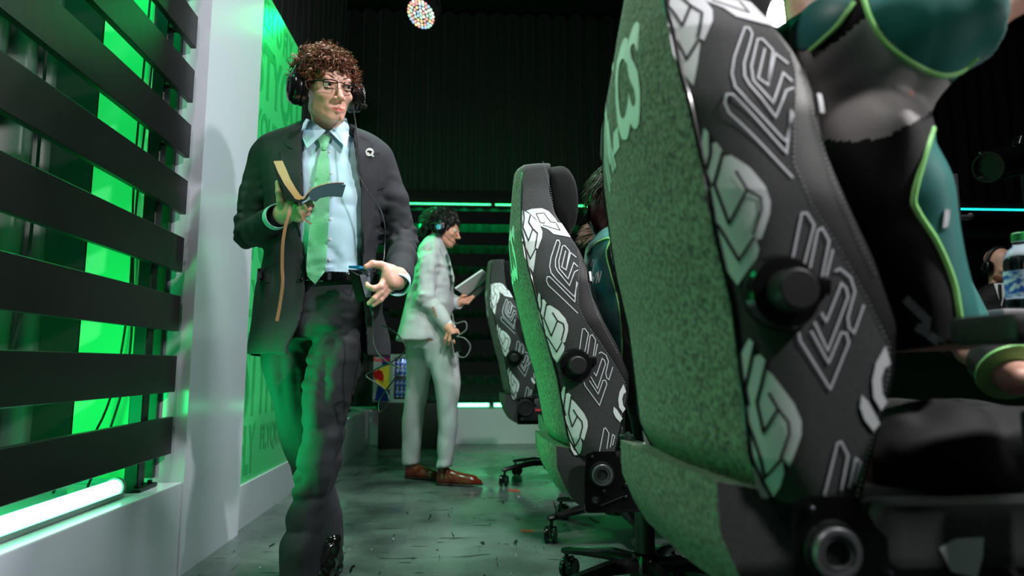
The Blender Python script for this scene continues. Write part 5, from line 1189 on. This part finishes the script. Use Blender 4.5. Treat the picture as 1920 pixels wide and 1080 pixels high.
for pl in ([(1618, -8), (1632, 35), (1660, 80), (1705, 115), (1760, 140), (1800, 135), (1832, 108)], [(1519, 95), (1545, 72), (1572, 45), (1600, 5)], [(1750, 240), (1736, 285), (1714, 366), (1721, 398), (1757, 455), (1787, 527), (1800, 596)]):
    pipe(skA, pl, .0042, 'piping', M_pipe, torso_a, .95)
cloth_patch(skA, [(1772, 393), (1782, 392), (1778, 425), (1768, 428)], .002, 'sleeve_tag', M_print, torso_a, 4, d0=.95)
g = G([.5, .70, .3], [1.25, 1.36, .78], .009)      # trousers
for s, dd in ((0, .96), (1, 1.18)):
    g.add(g.chain([(c(1690, 700, dd) * [1, 1, 0] + [0, 0, .60], .095), ([1.05, dd, .60], .078)], .03), .03); g.add(g.cap([1.06, dd, .58], [1.08, dd, .30], .07, .055), .03)
g.wrinkle(.010, 11, None, (1, 1, 1.4), 44); ta, tav, taq = sculpt(g, 'tracksuit_trousers', M_blackj, pa); skT = Skin([(av, aq), (tav, taq)])
for pl in ([(1697, 560), (1712, 575), (1738, 600), (1735, 622), (1718, 612)], [(1742, 628), (1762, 642), (1782, 665), (1796, 690)]):
    v, f = ribbon(pl, 16, 4, lambda x, y: (x, y, 0)); W3 = [c2w((lambda hd: hd[0] - hd[1] * .003)(skT.hit(q[0], q[1], .9))) for q in v]; mesh('white_side_print', W3, f, M_print, ta, smooth=False)
# body of the player
g = G([.34, .72, .10], [1.26, 1.36, c(0, -330, 1.05)[2] + .05], .009); HA = c(1535, -75, 1.08); HdA, HRA = head_frame(HA, radians(70), radians(-12), 0, 1.05)
g.add(g.loft(rows_px(TA, .12), 2.3, -.02), 0); g.add(g.cap(c(1548, 70, 1.07), HdA((0, .02, -.05)), .062, .054), .03); head_sdf(g, HdA, HRA, 1.05)
hnd = HdA((-.09, .02, .11)); g.add(g.chain([(sa, .045), (c(1800, 30, .88), .050), (ea, .044), (ea * .4 + hnd * .6, .042), (hnd, .026)], .02), .02)
for k in range(4): a0 = hnd + [.0, .0 + .018 * k, .008]; g.add(g.chain([(a0, .012), (a0 + [-.05, .02, .018], .010), (a0 + [-.085, .04, .0], .009)], .006), .008)
g.add(g.chain([(hnd, .014), (hnd + [-.02, -.005, -.04], .011)], .006), .008)
g.add(g.chain([(sh2, .05), (c(1660, 330, 1.27), .042), (c(1830, 645, 1.14), .036), (c(1905, 708, 1.05), .030)], .02), .02); hb = c(1915, 715, 1.03)
for k in range(4): g.add(g.chain([(hb + [.0, -.012 + .018 * k - .02, 0], .012), (hb + [.05, -.012 + .02 * k - .02, -.012], .010), (hb + [.075, -.01 + .02 * k - .02, -.03], .008)], .006), .010)
g.add(g.chain([(hb, .016), (hb + [.02, -.05, .005], .012)], .006), .012)
for dd in (.96, 1.18): g.add(g.chain([(c(1690, 700, dd) * [1, 1, 0] + [0, 0, .60], .07), ([1.05, dd, .60], .055), ([1.08, dd, .14], .038)], .03), .03)
ba, _, _ = sculpt(g, 'body', M_skin, pa); g = G(HA - [.16, .16, .14], HA + [.16, .16, .18], .007); hairvol(g, HdA, HRA, .012, 1.05); sculpt(g, 'hair', M_dkb, ba); eyes(HdA, HRA, ba, 1.05)
g = G([.98, .84, .0], [1.34, 1.30, .2], .007)
for dd in (.96, 1.18): g.add(smin(g.cap([1.08, dd, .05], [1.12, dd, .05], .045), g.cap([1.12, dd, .035], [1.26, dd, .03], .042, .034), .03), .0)
g.d = np.maximum(g.d, .004 - g.z); xm = 1.07
V, Q = g.mesh(); ctr = V[Q].mean(1)
for k, sel in enumerate((ctr[:, 1] < xm, ctr[:, 1] >= xm)):
    q = Q[sel]; u, inv = np.unique(q, return_inverse=True); mesh('trainer_shoe', w_arr(V[u]), inv.reshape(q.shape), M_plast, pa)
cf = (c(1890, 690, 1.07), c(1840, 632, 1.15)); cuff(cf[0], cf[1], .050, M_blackj, 'cuff', torso_a, 0, .01); 
MB().lathe(c2w(cf[0]), c2w((cf[0] - cf[1]) / np.linalg.norm(cf[0] - cf[1])), [(.008, .047), (.010, .0525), (.015, .0525), (.017, .047)], 32).build('piping', M_pipe, torso_a)
# player on the second nearest chair
pb = thing('person', 'dark haired player in teal jersey with lime piping, behind the focused chair', 'person', c2w((.62, 2.13, 0)))
TB = [(425, 1150, 1215, 2.13, .09), (440, 1125, 1240, 2.13, .15), (462, 1108, 1262, 2.13, .2), (500, 1104, 1280, 2.13, .215), (560, 1110, 1290, 2.13, .21), (620, 1130, 1300, 2.13, .2), (700, 1165, 1320, 2.13, .19), (780, 1190, 1345, 2.13, .19), (840, 1200, 1365, 2.13, .2)]
g = G([.12, 1.80, c(0, 870, 2.1)[2]], [c(1400, 500, 2.1)[0], 2.42, c(0, 410, 2.1)[2]], .008)
g.add(g.loft(rows_px(TB, .1), 2.3), 0); g.add(g.chain([(c(1180, 470, 1.97), .075), (c(1200, 560, 1.93), .062), (c(1290, 640, 1.93), .05), (c(1360, 660, 1.98), .04)], .02), .03)
g.wrinkle(.010, 12, None, (1.6, 1, .8), 51)
PB = [(2, [(1146, 440), (1138, 476), (1150, 530), (1162, 570), (1168, 640), (1160, 1000), (1600, 1000), (1600, 480), (1240, 480), (1160, 440)]), (1, [(1170, 400), (1160, 440), (1148, 476), (1160, 482), (1190, 490), (1400, 490), (1400, 400)]), (3, [(1147, 478), (1165, 483), (1230, 495), (1260, 560), (1240, 600), (1195, 580), (1170, 545), (1152, 510)])]
torso_b, bv, bq = sculpt(g, 'jersey', None, pb, mats=[M_teal, M_teal, M_blackj, M_mint], paint=regions(PB)); skB2 = Skin([(bv, bq)])
for pl in ([(1101, 478), (1112, 462), (1125, 452), (1144, 448), (1137, 475), (1146, 515), (1158, 560), (1166, 620), (1166, 700)], [(1168, 428), (1158, 446), (1148, 476), (1163, 481), (1186, 489)]): pipe(skB2, pl, .0032, 'piping', M_pipe, torso_b, 2.0)
for pl in ([(1108, 512), (1104, 530), (1112, 520), (1112, 531), (1119, 511)], [(1118, 531), (1122, 509), (1123, 531), (1128, 508)], [(1112, 487), (1108, 500)]): pipe(skB2, [pl[0]] + list(pl[1:]), .0022, 'white_letter', M_print, torso_b, 2.0, 3)
g = G([.3, 1.82, .3], [1.2, 2.42, 1.62], .011); HB = c(1196, 372, 2.15); HdB, HRB = head_frame(HB, radians(84), radians(5), 0, 1.04)
g.add(g.loft(rows_px(TB, .1), 2.2, -.02), 0); g.add(g.cap(c(1180, 445, 2.13), HdB((0, .02, -.05)), .058, .05), .03); head_sdf(g, HdB, HRB, 1.04)
g.add(g.chain([(c(1180, 470, 1.97), .05), (c(1200, 560, 1.93), .042), (c(1290, 640, 1.93), .036), (c(1400, 650, 2.0), .026)], .02), .02)
for k in range(4): hb = c(1400, 650, 2.0) + [0, .018 * k - .03, 0]; g.add(g.chain([(hb, .013), (hb + [.05, 0, -.008], .011), (hb + [.08, 0, -.022], .009)], .006), .012)
bb, _, _ = sculpt(g, 'body', M_tan, pb); g = G(HB - [.17, .16, .18], HB + [.16, .16, .18], .007); hairvol(g, HdB, HRB, .020, 1.04); g.add(g.chain([(HdB((0, .095, .02)), .072), (HdB((0, .105, -.06)), .062), (HdB((0, .09, -.13)), .042)], .02), .03); g.d = g.d + .007 * vnoise(g.x * 60, g.y * 60, g.z * 18); hb_, _, _ = sculpt(g, 'hair', M_dkb, bb)
locks(HdB, 1400, 12, .05, .10, 'hair_locks', M_dkb, hb_, -.12, .0018, sc=1.04)
g = G([.45, 1.86, .34], [1.25, 2.40, .68], .011)
for dd in (2.02, 2.24): g.add(g.chain([([.60, dd, .54], .09), ([1.0, dd, .54], .075), ([1.04, dd, .30], .055)], .03), .03)
sculpt(g, 'tracksuit_trousers', M_blackj, pb)
# next player along, only hair and shoulder show
pc = thing('person', 'player with reddish brown hair showing just above the teal jersey collar', 'person', c2w((.55, 3.05, 0)))
HCc = c(1148, 470, 3.05); HdC, HRC = head_frame(HCc, radians(80), radians(20), 0, 1.03); g = G([.2, 2.72, .5], [.95, 3.4, 1.5], .013)
TC = [(505, 1120, 1165, 3.05, .08), (520, 1105, 1185, 3.05, .17), (560, 1100, 1200, 3.05, .2), (640, 1110, 1205, 3.05, .19), (720, 1130, 1215, 3.05, .19)]
g.add(g.loft(rows_px(TC), 2.3, -.015), 0); g.add(g.cap(c(1143, 515, 3.05), HdC((0, .02, -.05)), .055, .05), .03); head_sdf(g, HdC, HRC, 1.03); bc, _, _ = sculpt(g, 'body', M_skin, pc)
g = G([.2, 2.72, .45], [.95, 3.4, 1.3], .013); g.add(g.loft(rows_px(TC), 2.3), 0); sculpt(g, 'jersey', M_teal, pc)
g = G(HCc - .17, HCc + .18, .007); hairvol(g, HdC, HRC, .014, 1.03); hc_, _, _ = sculpt(g, 'hair', mat('reddish_brown_hair', (84, 52, 44), .4), bc); locks(HdC, 1100, 14, .03, .07, 'hair_locks', mat('reddish_brown_hair', (84, 52, 44), .4), hc_, .2, .0018)
# bald man with headset at the far desk
pd = thing('person', 'bald man in black suit with headset seated beyond the desk', 'person', c2w((3.55, 4.7, 0)))
HD = c(1876, 498, 4.7); HdD, HRD = head_frame(HD, radians(6), radians(14), 0, 1.06); zz = lambda py: c(1870, py, 4.7)[2]
g = G([c(1780, 500, 4.7)[0], 4.45, .45], [c(1960, 500, 4.7)[0], 4.95, zz(455)], .010)
TD = [(528, 1862, 1884, 4.72, .07), (540, 1840, 1905, 4.72, .1), (555, 1822, 1925, 4.72, .13), (600, 1815, 1932, 4.72, .14), (700, 1820, 1928, 4.72, .14)]
g.add(g.loft(rows_px(TD), 2.2, -.02), 0); g.add(g.cap(c(1873, 535, 4.72), HdD((0, .02, -.05)), .06, .055), .03); head_sdf(g, HdD, HRD, 1.06); bd, _, _ = sculpt(g, 'body', M_skin, pd); eyes(HdD, HRD, bd, 1.06, look=(0, -1, -.4))
g = G([c(1780, 500, 4.7)[0], 4.45, .45], [c(1960, 500, 4.7)[0], 4.95, zz(520)], .010); g.add(g.loft(rows_px(TD), 2.2), 0); g.wrinkle(.006, 9, None); sd_, dv_, dq_ = sculpt(g, 'suit_jacket', mat('black_wool_suit', (14, 14, 16), .7), pd); skD = Skin([(dv_, dq_)])
cloth_patch(skD, [(1863, 531), (1883, 531), (1886, 545), (1878, 575), (1868, 545)], .006, 'dress_shirt', M_wshirt, pd, 3, d0=4.6); cloth_patch(skD, [(1871, 533), (1878, 533), (1879, 560), (1876, 572), (1871, 545)], .012, 'necktie', M_matte, pd, 3, d0=4.6)
g = G(HD - [.12, .16, .18], HD + [.12, .12, .0], .006); g.add(g.ell(HdD((0, -.03, -.085)), (.066, .066, .052), HRD), 0); g.sub(g.ell(HdD((0, -.05, -.045)), (.06, .07, .045), HRD), .01); sculpt(g, 'beard', mat('short_ginger_beard', (120, 72, 52), .8), bd)
headset(HdD, HRD, 'thin black headset worn by the bald man beyond the desk')

# ------------------------------------------------------------------ desk, bottle, screens, lamps, fridge
desk = thing('long_desk', 'long black desk with a pale top edge running along the players', 'desk', c2w((1.2, 2.8, 0)))
def cbox(b, lo, hi, bev=.0):       # box given in the camera-heading frame
    lo = np.array(lo, float); hi = np.array(hi, float); b.box(c2w((lo + hi) / 2), tuple(hi - lo), Matrix.Rotation(YAW, 3, 'Z'), bev); return b
cbox(MB(), (.87, 1.13, .82), (1.75, 4.3, .85), .004).build('desktop', mat('pale_laminate', (150, 146, 152), .4), desk, smooth=False)
cbox(MB(), (1.36, 1.15, 0), (1.40, 1.19, .82)).build('leg', M_black, desk); cbox(MB(), (1.66, 1.15, 0), (1.70, 1.19, .82)).build('leg', M_black, desk)
cbox(MB(), (1.36, 4.2, 0), (1.40, 4.24, .82)).build('leg', M_black, desk); cbox(MB(), (1.70, 1.2, .1), (1.72, 4.28, .8)).build('modesty_panel', M_matte, desk, smooth=False)
cbox(MB(), (1.40, 1.19, .1), (1.7, 1.21, .82)).build('end_panel', M_matte, desk, smooth=False)
bt = thing('water_bottle', 'clear plastic water bottle with green cap and blue label on the desk', 'bottle', c2w((.985, 1.22, .85)))
M_pet = mat('clear_plastic', (225, 245, 250), .05, trans=1, ior=1.3); p0 = c2w((.985, 1.22, .85))
MB().lathe(p0, (0, 0, 1), [(0, .022), (.003, .029), (.012, .0315), (.02, .0305), (.026, .0315), (.08, .0315), (.084, .0305), (.09, .0315), (.104, .030), (.118, .024), (.128, .015), (.134, .0125), (.142, .0125)], 40).build('bottle_body', M_pet, bt)
MB().lathe(p0 + Vector((0, 0, .138)), (0, 0, 1), [(0, .0145), (.015, .0142), (.017, .012), (.017, 0)], 32).build('cap', mat('green_cap', (20, 130, 60), .4), bt)
lb = mat('blue_bottle_label', (30, 90, 170), .35, noise=(70, (190, 215, 225), .12, (1, 1, 1.6))); MB().lathe(p0 + Vector((0, 0, .03)), (0, 0, 1), [(0, .0318), (0, .0322), (.05, .0322), (.05, .0318)], 40).build('label', lb, bt)
mn = thing('monitor', 'monitor seen edge-on behind the teal jersey of the nearest player', 'monitor', U(1782, 368, 2.3))
b = MB(); cbox(b, np.array([c(1769, 323, 2.3)[0], 2.3, c(1782, 411, 2.3)[2]]), np.array([c(1796, 323, 2.3)[0], 2.75, c(1782, 325, 2.3)[2]]), .004); b.build('screen_housing', mat('dark_grey_plastic', (52, 52, 56), .35), mn)
b = MB(); cbox(b, (c(1768, 0, 2.3)[0] - .002, 2.32, c(0, 405, 2.3)[2]), (c(1768, 0, 2.3)[0] + .003, 2.73, c(0, 330, 2.3)[2])); b.build('screen', mat('lit_screen', (30, 60, 80), .2, emit=(70, 130, 160), estr=.5), mn)
b = MB(); b.tube([Vector(U(1797, 408, 2.5)), Vector(U(1815, 408, 2.5)), Vector(U(1822, 404, 2.5))], .012, 8); b.tube([Vector(U(1790, 408, 2.5)), c2w((1.62, 2.5, .85))], .016, 10); b.build('support_arm', mat('grey_metal', (96, 98, 102), .35, .6), mn)
vc = thing('video_camera', 'broadcast camera lens entering the frame above the water bottle', 'camera', c2w((c(1990, 290, 3.0)[0], 3.0, 0)))
ax = Vector(U(1852, 314, 2.90)) - Vector(U(1945, 292, 3.04)); L = ax.length; ax.normalize(); b = MB()
b.lathe(Vector(U(1945, 292, 3.04)), ax, [(-.25, .075), (-.02, .075), (0, .06), (.05, .06), (.052, .066), (.085, .066), (.087, .058), (.12, .058), (.125, .070), (L - .05, .070), (L, .072), (L, .064), (L - .03, .06), (L - .03, 0)], 40); b.build('lens', M_gloss, vc)
up = Vector((0, 0, 1)); b = MB(); b.tube([Vector(U(1837, 287, 2.90)), Vector(U(1870, 282, 2.93)), Vector(U(1905, 276, 2.97))], .006, 8); b.build('top_flag', mat('bright_edge_metal', (140, 140, 142), .3, 1), vc)
b = MB(); b.cyl(U(1912, 272, 3.0), U(1916, 258, 3.0), .02, n=20); b.tube([Vector(U(1898, 285, 3.0)), Vector(U(1902, 262, 3.0)), Vector(U(1916, 258, 3.0))], .006, 8); b.build('lens_ring', M_gloss, vc)
b = MB(); cbox(b, c(2045, 350, 2.9) * [1, 0, 1] + [0, 3.0, 0], c(2135, 240, 3.0) * [1, 0, 1] + [0, 3.3, 0], .01); b.build('camera_body', M_plast, vc)
cp0 = c(1995, 290, 3.0); b = MB(); b.cyl(c2w((cp0[0] + .1, 3.05, .25)), c2w((cp0[0] + .1, 3.05, cp0[2] - .1)), .05)
for k in range(3): a = 2.1 * k; b.tube([c2w((cp0[0] + .1, 3.05, .5)), c2w((cp0[0] + .1 + .4 * cos(a), 3.05 + .4 * sin(a), .012))], .02, 8)
b.build('pedestal', M_plast, vc)
# crumpled garment on the seat of the focused chair
g = G([c(1150, 860, 1.9)[0], 1.78, .36], [c(1262, 860, 2.0)[0], 2.15, .60], .005)
for q, r in (((1185, 868, 1.93), (.045, .07, .035)), ((1215, 856, 1.93), (.055, .08, .035)), ((1200, 846, 2.0), (.05, .06, .03)), ((1178, 840, 1.98), (.018, .03, .055))): g.add(g.ell(c(*q), r), .03)
g.wrinkle(.012, 22, None, (1, 1, 1), 61); g.wrinkle(.006, 45, None, (1, 1, 1), 62)
jv = g.mesh(); jo = mesh('crumpled_jacket', w_arr(jv[0]), jv[1], mat('white_nylon', (205, 214, 212), .5)); tag(jo, 'crumpled white jacket on the seat of the focused gaming chair', 'jacket')
skj = Skin([jv]); pipe(skj, [(1161, 862), (1168, 848), (1182, 836), (1196, 832)], .006, 'teal_trim', M_teal, jo, 1.9)
# teal post, stage lights
o = cbox(MB(), (c(1130, 306, 5.6)[0], 5.6, 0), (c(1190, 306, 5.6)[0], 5.66, c(0, 306, 5.6)[2])).build('display_board', mat('teal_board', (20, 90, 72), .5), smooth=False); tag(o, 'tall dark teal board standing behind the dark haired player', 'board')
sl = thing('stage_light', 'round multicolour lamp hanging from the dark ceiling above the walking man', 'light', U(789, 27, 5.0))
lp = Vector(U(789, 27, 5.0)); nrm = Vector(c2w((-.36, -.52, -.78))).normalized(); Mq = nrm.to_track_quat('Z', 'Y').to_matrix()
MB().lathe(lp - nrm * .2, nrm, [(0, .05), (0, .09), (.05, .115), (.195, .135), (.2, .135), (.2, .125), (.19, .122), (.19, 0)], 40).build('lamp_can', M_matte, sl)
cols = [((255, 250, 235), 2.2), ((190, 255, 215), 1.8), ((255, 175, 165), 1.6), ((170, 215, 255), 1.6), ((255, 225, 150), 1.8)]; rnd = random.Random(4)
grp = [MB() for _ in cols]; pts_ = [(0, 0)] + [(r * cos(2 * pi * k / n + .3 * r), r * sin(2 * pi * k / n + .3 * r)) for r, n in ((.03, 6), (.06, 12), (.09, 18), (.113, 24)) for k in range(n)]
arr = thing('lamp_cells', None, None)
V = []; Fc = []; MI = []
for (x, y) in pts_:
    k = rnd.randrange(5); ce = lp + nrm * .0 + Mq @ Vector((x, y, 0)); n0 = len(V)
    for i in range(10): a = 2 * pi * i / 10; V.append(ce + Mq @ Vector((.0125 * cos(a), .0125 * sin(a), 0)))
    V.append(ce + nrm * .006); Fc += [(n0 + i, n0 + (i + 1) % 10, n0 + 10) for i in range(10)]; MI += [k] * 10
bpy.data.objects.remove(arr)
mesh('led_cells', [v[:] for v in V], Fc, None, sl, mi=MI, mats=[mat('lamp_cell_%d' % i, (200, 200, 200), .4, emit=q[0], estr=q[1] * .75) for i, q in enumerate(cols)])
MB().tube([lp - nrm * .1 + Mq @ Vector((.14, 0, 0)), lp - nrm * .1 + Mq @ Vector((.14, 0, 0)) + Vector((0, 0, .3)), lp + Vector((0, 0, .5)), lp - nrm * .1 + Mq @ Vector((-.14, 0, 0)) + Vector((0, 0, .3)), lp - nrm * .1 + Mq @ Vector((-.14, 0, 0))], .01, 6).cyl(lp + Vector((0, 0, .5)), Vector((lp.x, lp.y, 5.2)), .02, n=12).build('hanging_bracket', M_matte, sl)
s2 = thing('stage_light', 'dazzling white lamp above the headrest of the nearest gaming chair', 'light', U(1463, 22, 5.2)); q = Vector(U(1463, 22, 5.2)); nn = (Vector((0, 0, .9)) - q).normalized()
MB().lathe(q - nn * .3, nn, [(0, .06), (0, .1), (.3, .15), (.33, .15), (.33, .13), (.295, .12), (.295, 0)], 32).build('lamp_can', M_matte, s2)
MB().lathe(q - nn * .006, nn, [(0, .115), (.006, .115), (.008, .1), (.02, 0)], 32).build('lamp_lens', mat('white_lamp_lens', (255, 255, 255), .3, emit=(255, 252, 255), estr=60), s2)
MB().cyl(q - nn * .15, Vector((q.x - nn.x * .15, q.y - nn.y * .15, 5.2)), .02, n=12).build('hanging_bracket', M_matte, s2)
# black box and drinks fridge
o = MB().box((-.56, 6.12, .205), (.62, .33, .41), bev=.006).build('flight_case', mat('black_case_laminate', (16, 16, 17), .5)); tag(o, 'low black box on the floor under the drinks fridge', 'box')
fr = thing('drinks_fridge', 'small drinks fridge with red, blue and yellow side on the black box', 'fridge', (-.62, 6.1, .412))
cN = ony = None
def onplane(px, py, P0, n):
    o = Vector((0, 0, CAMZ)); d = Vector(U(px, py, 1.0)) - o; n = Vector(n); return o + d * ((Vector(P0) - o).dot(n) / d.dot(n))
K = Vector(U(733, 700, 5.96)); K.z = .412; aF = radians(-18); tF = Vector((cos(aF), sin(aF), 0)); nF = Vector((sin(aF), -cos(aF), 0))      # front runs to the right, slightly towards us
nS = -tF; tS = -nF                                                                                          # side runs back-left
Hh = .44; WF = .34; DS = .30
aS = radians(152); tS = Vector((cos(aS), sin(aS), 0)); nS = Vector((-sin(aS) * -1 * -1, cos(aS), 0)); nS = Vector((tS.y * -1, tS.x, 0)); 
if nS.y > 0: nS = -nS
DS = .20; back = K + tS * DS; foot = [K, K + tF * WF, K + tF * WF + Vector((0, .2, 0)), back + Vector((.06, .17, 0))]
foot = [K, back, back + Vector((.05, .12, 0)), K + tF * WF + Vector((.0, .16, 0)), K + tF * WF]
MB().prism(foot, .03, (0, 0, 1)).prism([p + Vector((0, 0, Hh - .03)) for p in foot], .03, (0, 0, 1)).prism([K, back, back + Vector((.05, .12, 0)), back + Vector((.07, .11, 0)), back + (K - back) * .1 + Vector((.03, .01, 0)), K + Vector((.025, .018, 0))], Hh, (0, 0, 1)) \
    .prism([back + Vector((.05, .12, 0)), K + tF * WF + Vector((0, .16, 0)), K + tF * WF + Vector((0, .15, 0)), back + Vector((.05, .11, 0))], Hh, (0, 0, 1)).prism([K + tF * WF, K + tF * (WF - .02), K + tF * (WF - .02) + Vector((0, .16, 0)), K + tF * WF + Vector((0, .16, 0))], Hh, (0, 0, 1)).build('cabinet', mat('silver_cabinet', (150, 158, 160), .4), fr, smooth=False)
def side_poly(pts, m, name, e): return MB().prism([K + tS * (DS * (1 - u)) + Vector((0, 0, Hh * v)) + nS * e for u, v in pts], .0006, nS).build(name, m, fr, smooth=False)
M_rb = mat('deep_blue_print', (22, 40, 110), .4); M_rr = mat('red_print', (214, 36, 40), .4); M_ry = mat('yellow_print', (246, 206, 70), .4)
side_poly([(.45, 1), (1, 1), (1, .78), (.5, .76)], M_rb, 'blue_print', .001); side_poly([(.3, .40), (.98, .32), (.98, .02), (.12, .02)], M_rb, 'blue_print', .001)
side_poly([(.03, .63), (.5, .72), (.98, .79), (.98, .30), (.8, .25), (.2, .38)], M_ry, 'yellow_disc_print', .0018)
side_poly([(.0, .6), (.08, .66), (.22, .65), (.3, .7), (.42, .66), (.52, .64), (.62, .54), (.60, .44), (.54, .38), (.50, .44), (.44, .45), (.38, .40), (.33, .47), (.2, .46), (.1, .50)], M_rr, 'red_bull_emblem', .0026)
tv, tf, sz = text_mesh('Red Bull', .02); mesh('fridge_lettering', [(K + tS * (DS * (.97 - .92 * q[0] / sz[0])) + Vector((0, 0, Hh * (.84 + .11 * q[1] / sz[1]))) + nS * .003)[:] for q in tv], tf, M_rr, fr, smooth=False)
for k, z in enumerate((.03, .225)): MB().prism([K + tF * .03 + Vector((0, .01, z)), K + tF * (WF - .02) + Vector((0, .01, z)), K + tF * (WF - .02) + Vector((0, .14, z)), K + tF * .03 + Vector((0, .14, z))], .006, (0, 0, 1)).build('shelf', M_black, fr, smooth=False)
dr = MB(); 
for a_, b_ in ((0, .035), (WF - .03, WF)): dr.prism([K + tF * a_ + nF * .002, K + tF * b_ + nF * .002, K + tF * b_ + nF * .02, K + tF * a_ + nF * .02], Hh, (0, 0, 1))
for z in (0, Hh - .03): dr.prism([K + tF * .035 + nF * .002 + Vector((0, 0, z)), K + tF * (WF - .03) + nF * .002 + Vector((0, 0, z)), K + tF * (WF - .03) + nF * .02 + Vector((0, 0, z)), K + tF * .035 + nF * .02 + Vector((0, 0, z))], .03, (0, 0, 1))
dr.build('door_frame', mat('silver_cabinet', (150, 158, 160), .4), fr, smooth=False)
light('fridge_light', 'AREA', K + tF * .17 + Vector((0, .02, Hh - .035)), K + tF * .17 + Vector((0, .06, 0)), .35, (.9, 1, 1), size=.1)
M_can = mat('blue_silver_can', (28, 60, 150), .25, .3, noise=(40, (170, 186, 205), .08)); can = None
for r_, (z, where) in enumerate(((.238, 'lower row of the upper shelf'), (.318, 'upper row of the upper shelf'), (.043, 'lower row of the lower shelf'), (.123, 'upper row of the lower shelf'))):
    for k in range(6):
        p = K + tF * (.06 + .042 * k) + Vector((0, .045, z))
        if can is None: can = MB().lathe(p, (0, 0, 1), [(0, .012), (.004, .0165), (.066, .0165), (.074, .012), (.076, .012), (.075, 0)], 16).build('drink_can', M_can); base = p.copy(); o = can; loc0 = can.location.copy()
        else: o = can.copy(); COL.objects.link(o); o.location = loc0 + (p - base)
        tag(o, 'blue and silver drink can, ' + ('nearest', 'second', 'third', 'fourth', 'fifth', 'farthest')[k] + ' from the yellow side, ' + where, 'can', 'cans in the ' + where)
for (pts, lab) in ((((976, 993), (1000, 994), (1000, 998), (977, 997)), 'short orange tape strip on the floor left of the hidden chair caster'), (((953, 917), (975, 919), (975, 922), (955, 921)), 'short orange tape strip on the floor by the farthest chair')):
    V = []
    for px, py in pts:
        r = Vector(U(px, py, 1.0)) - Vector((0, 0, CAMZ)); V.append(Vector((0, 0, CAMZ)) + r * (-(CAMZ - .001) / r.z))
    o = MB().prism(V, .0008, (0, 0, 1)).build('tape_strip', mat('orange_tape', (170, 62, 40), .6), smooth=False); tag(o, lab, 'tape')
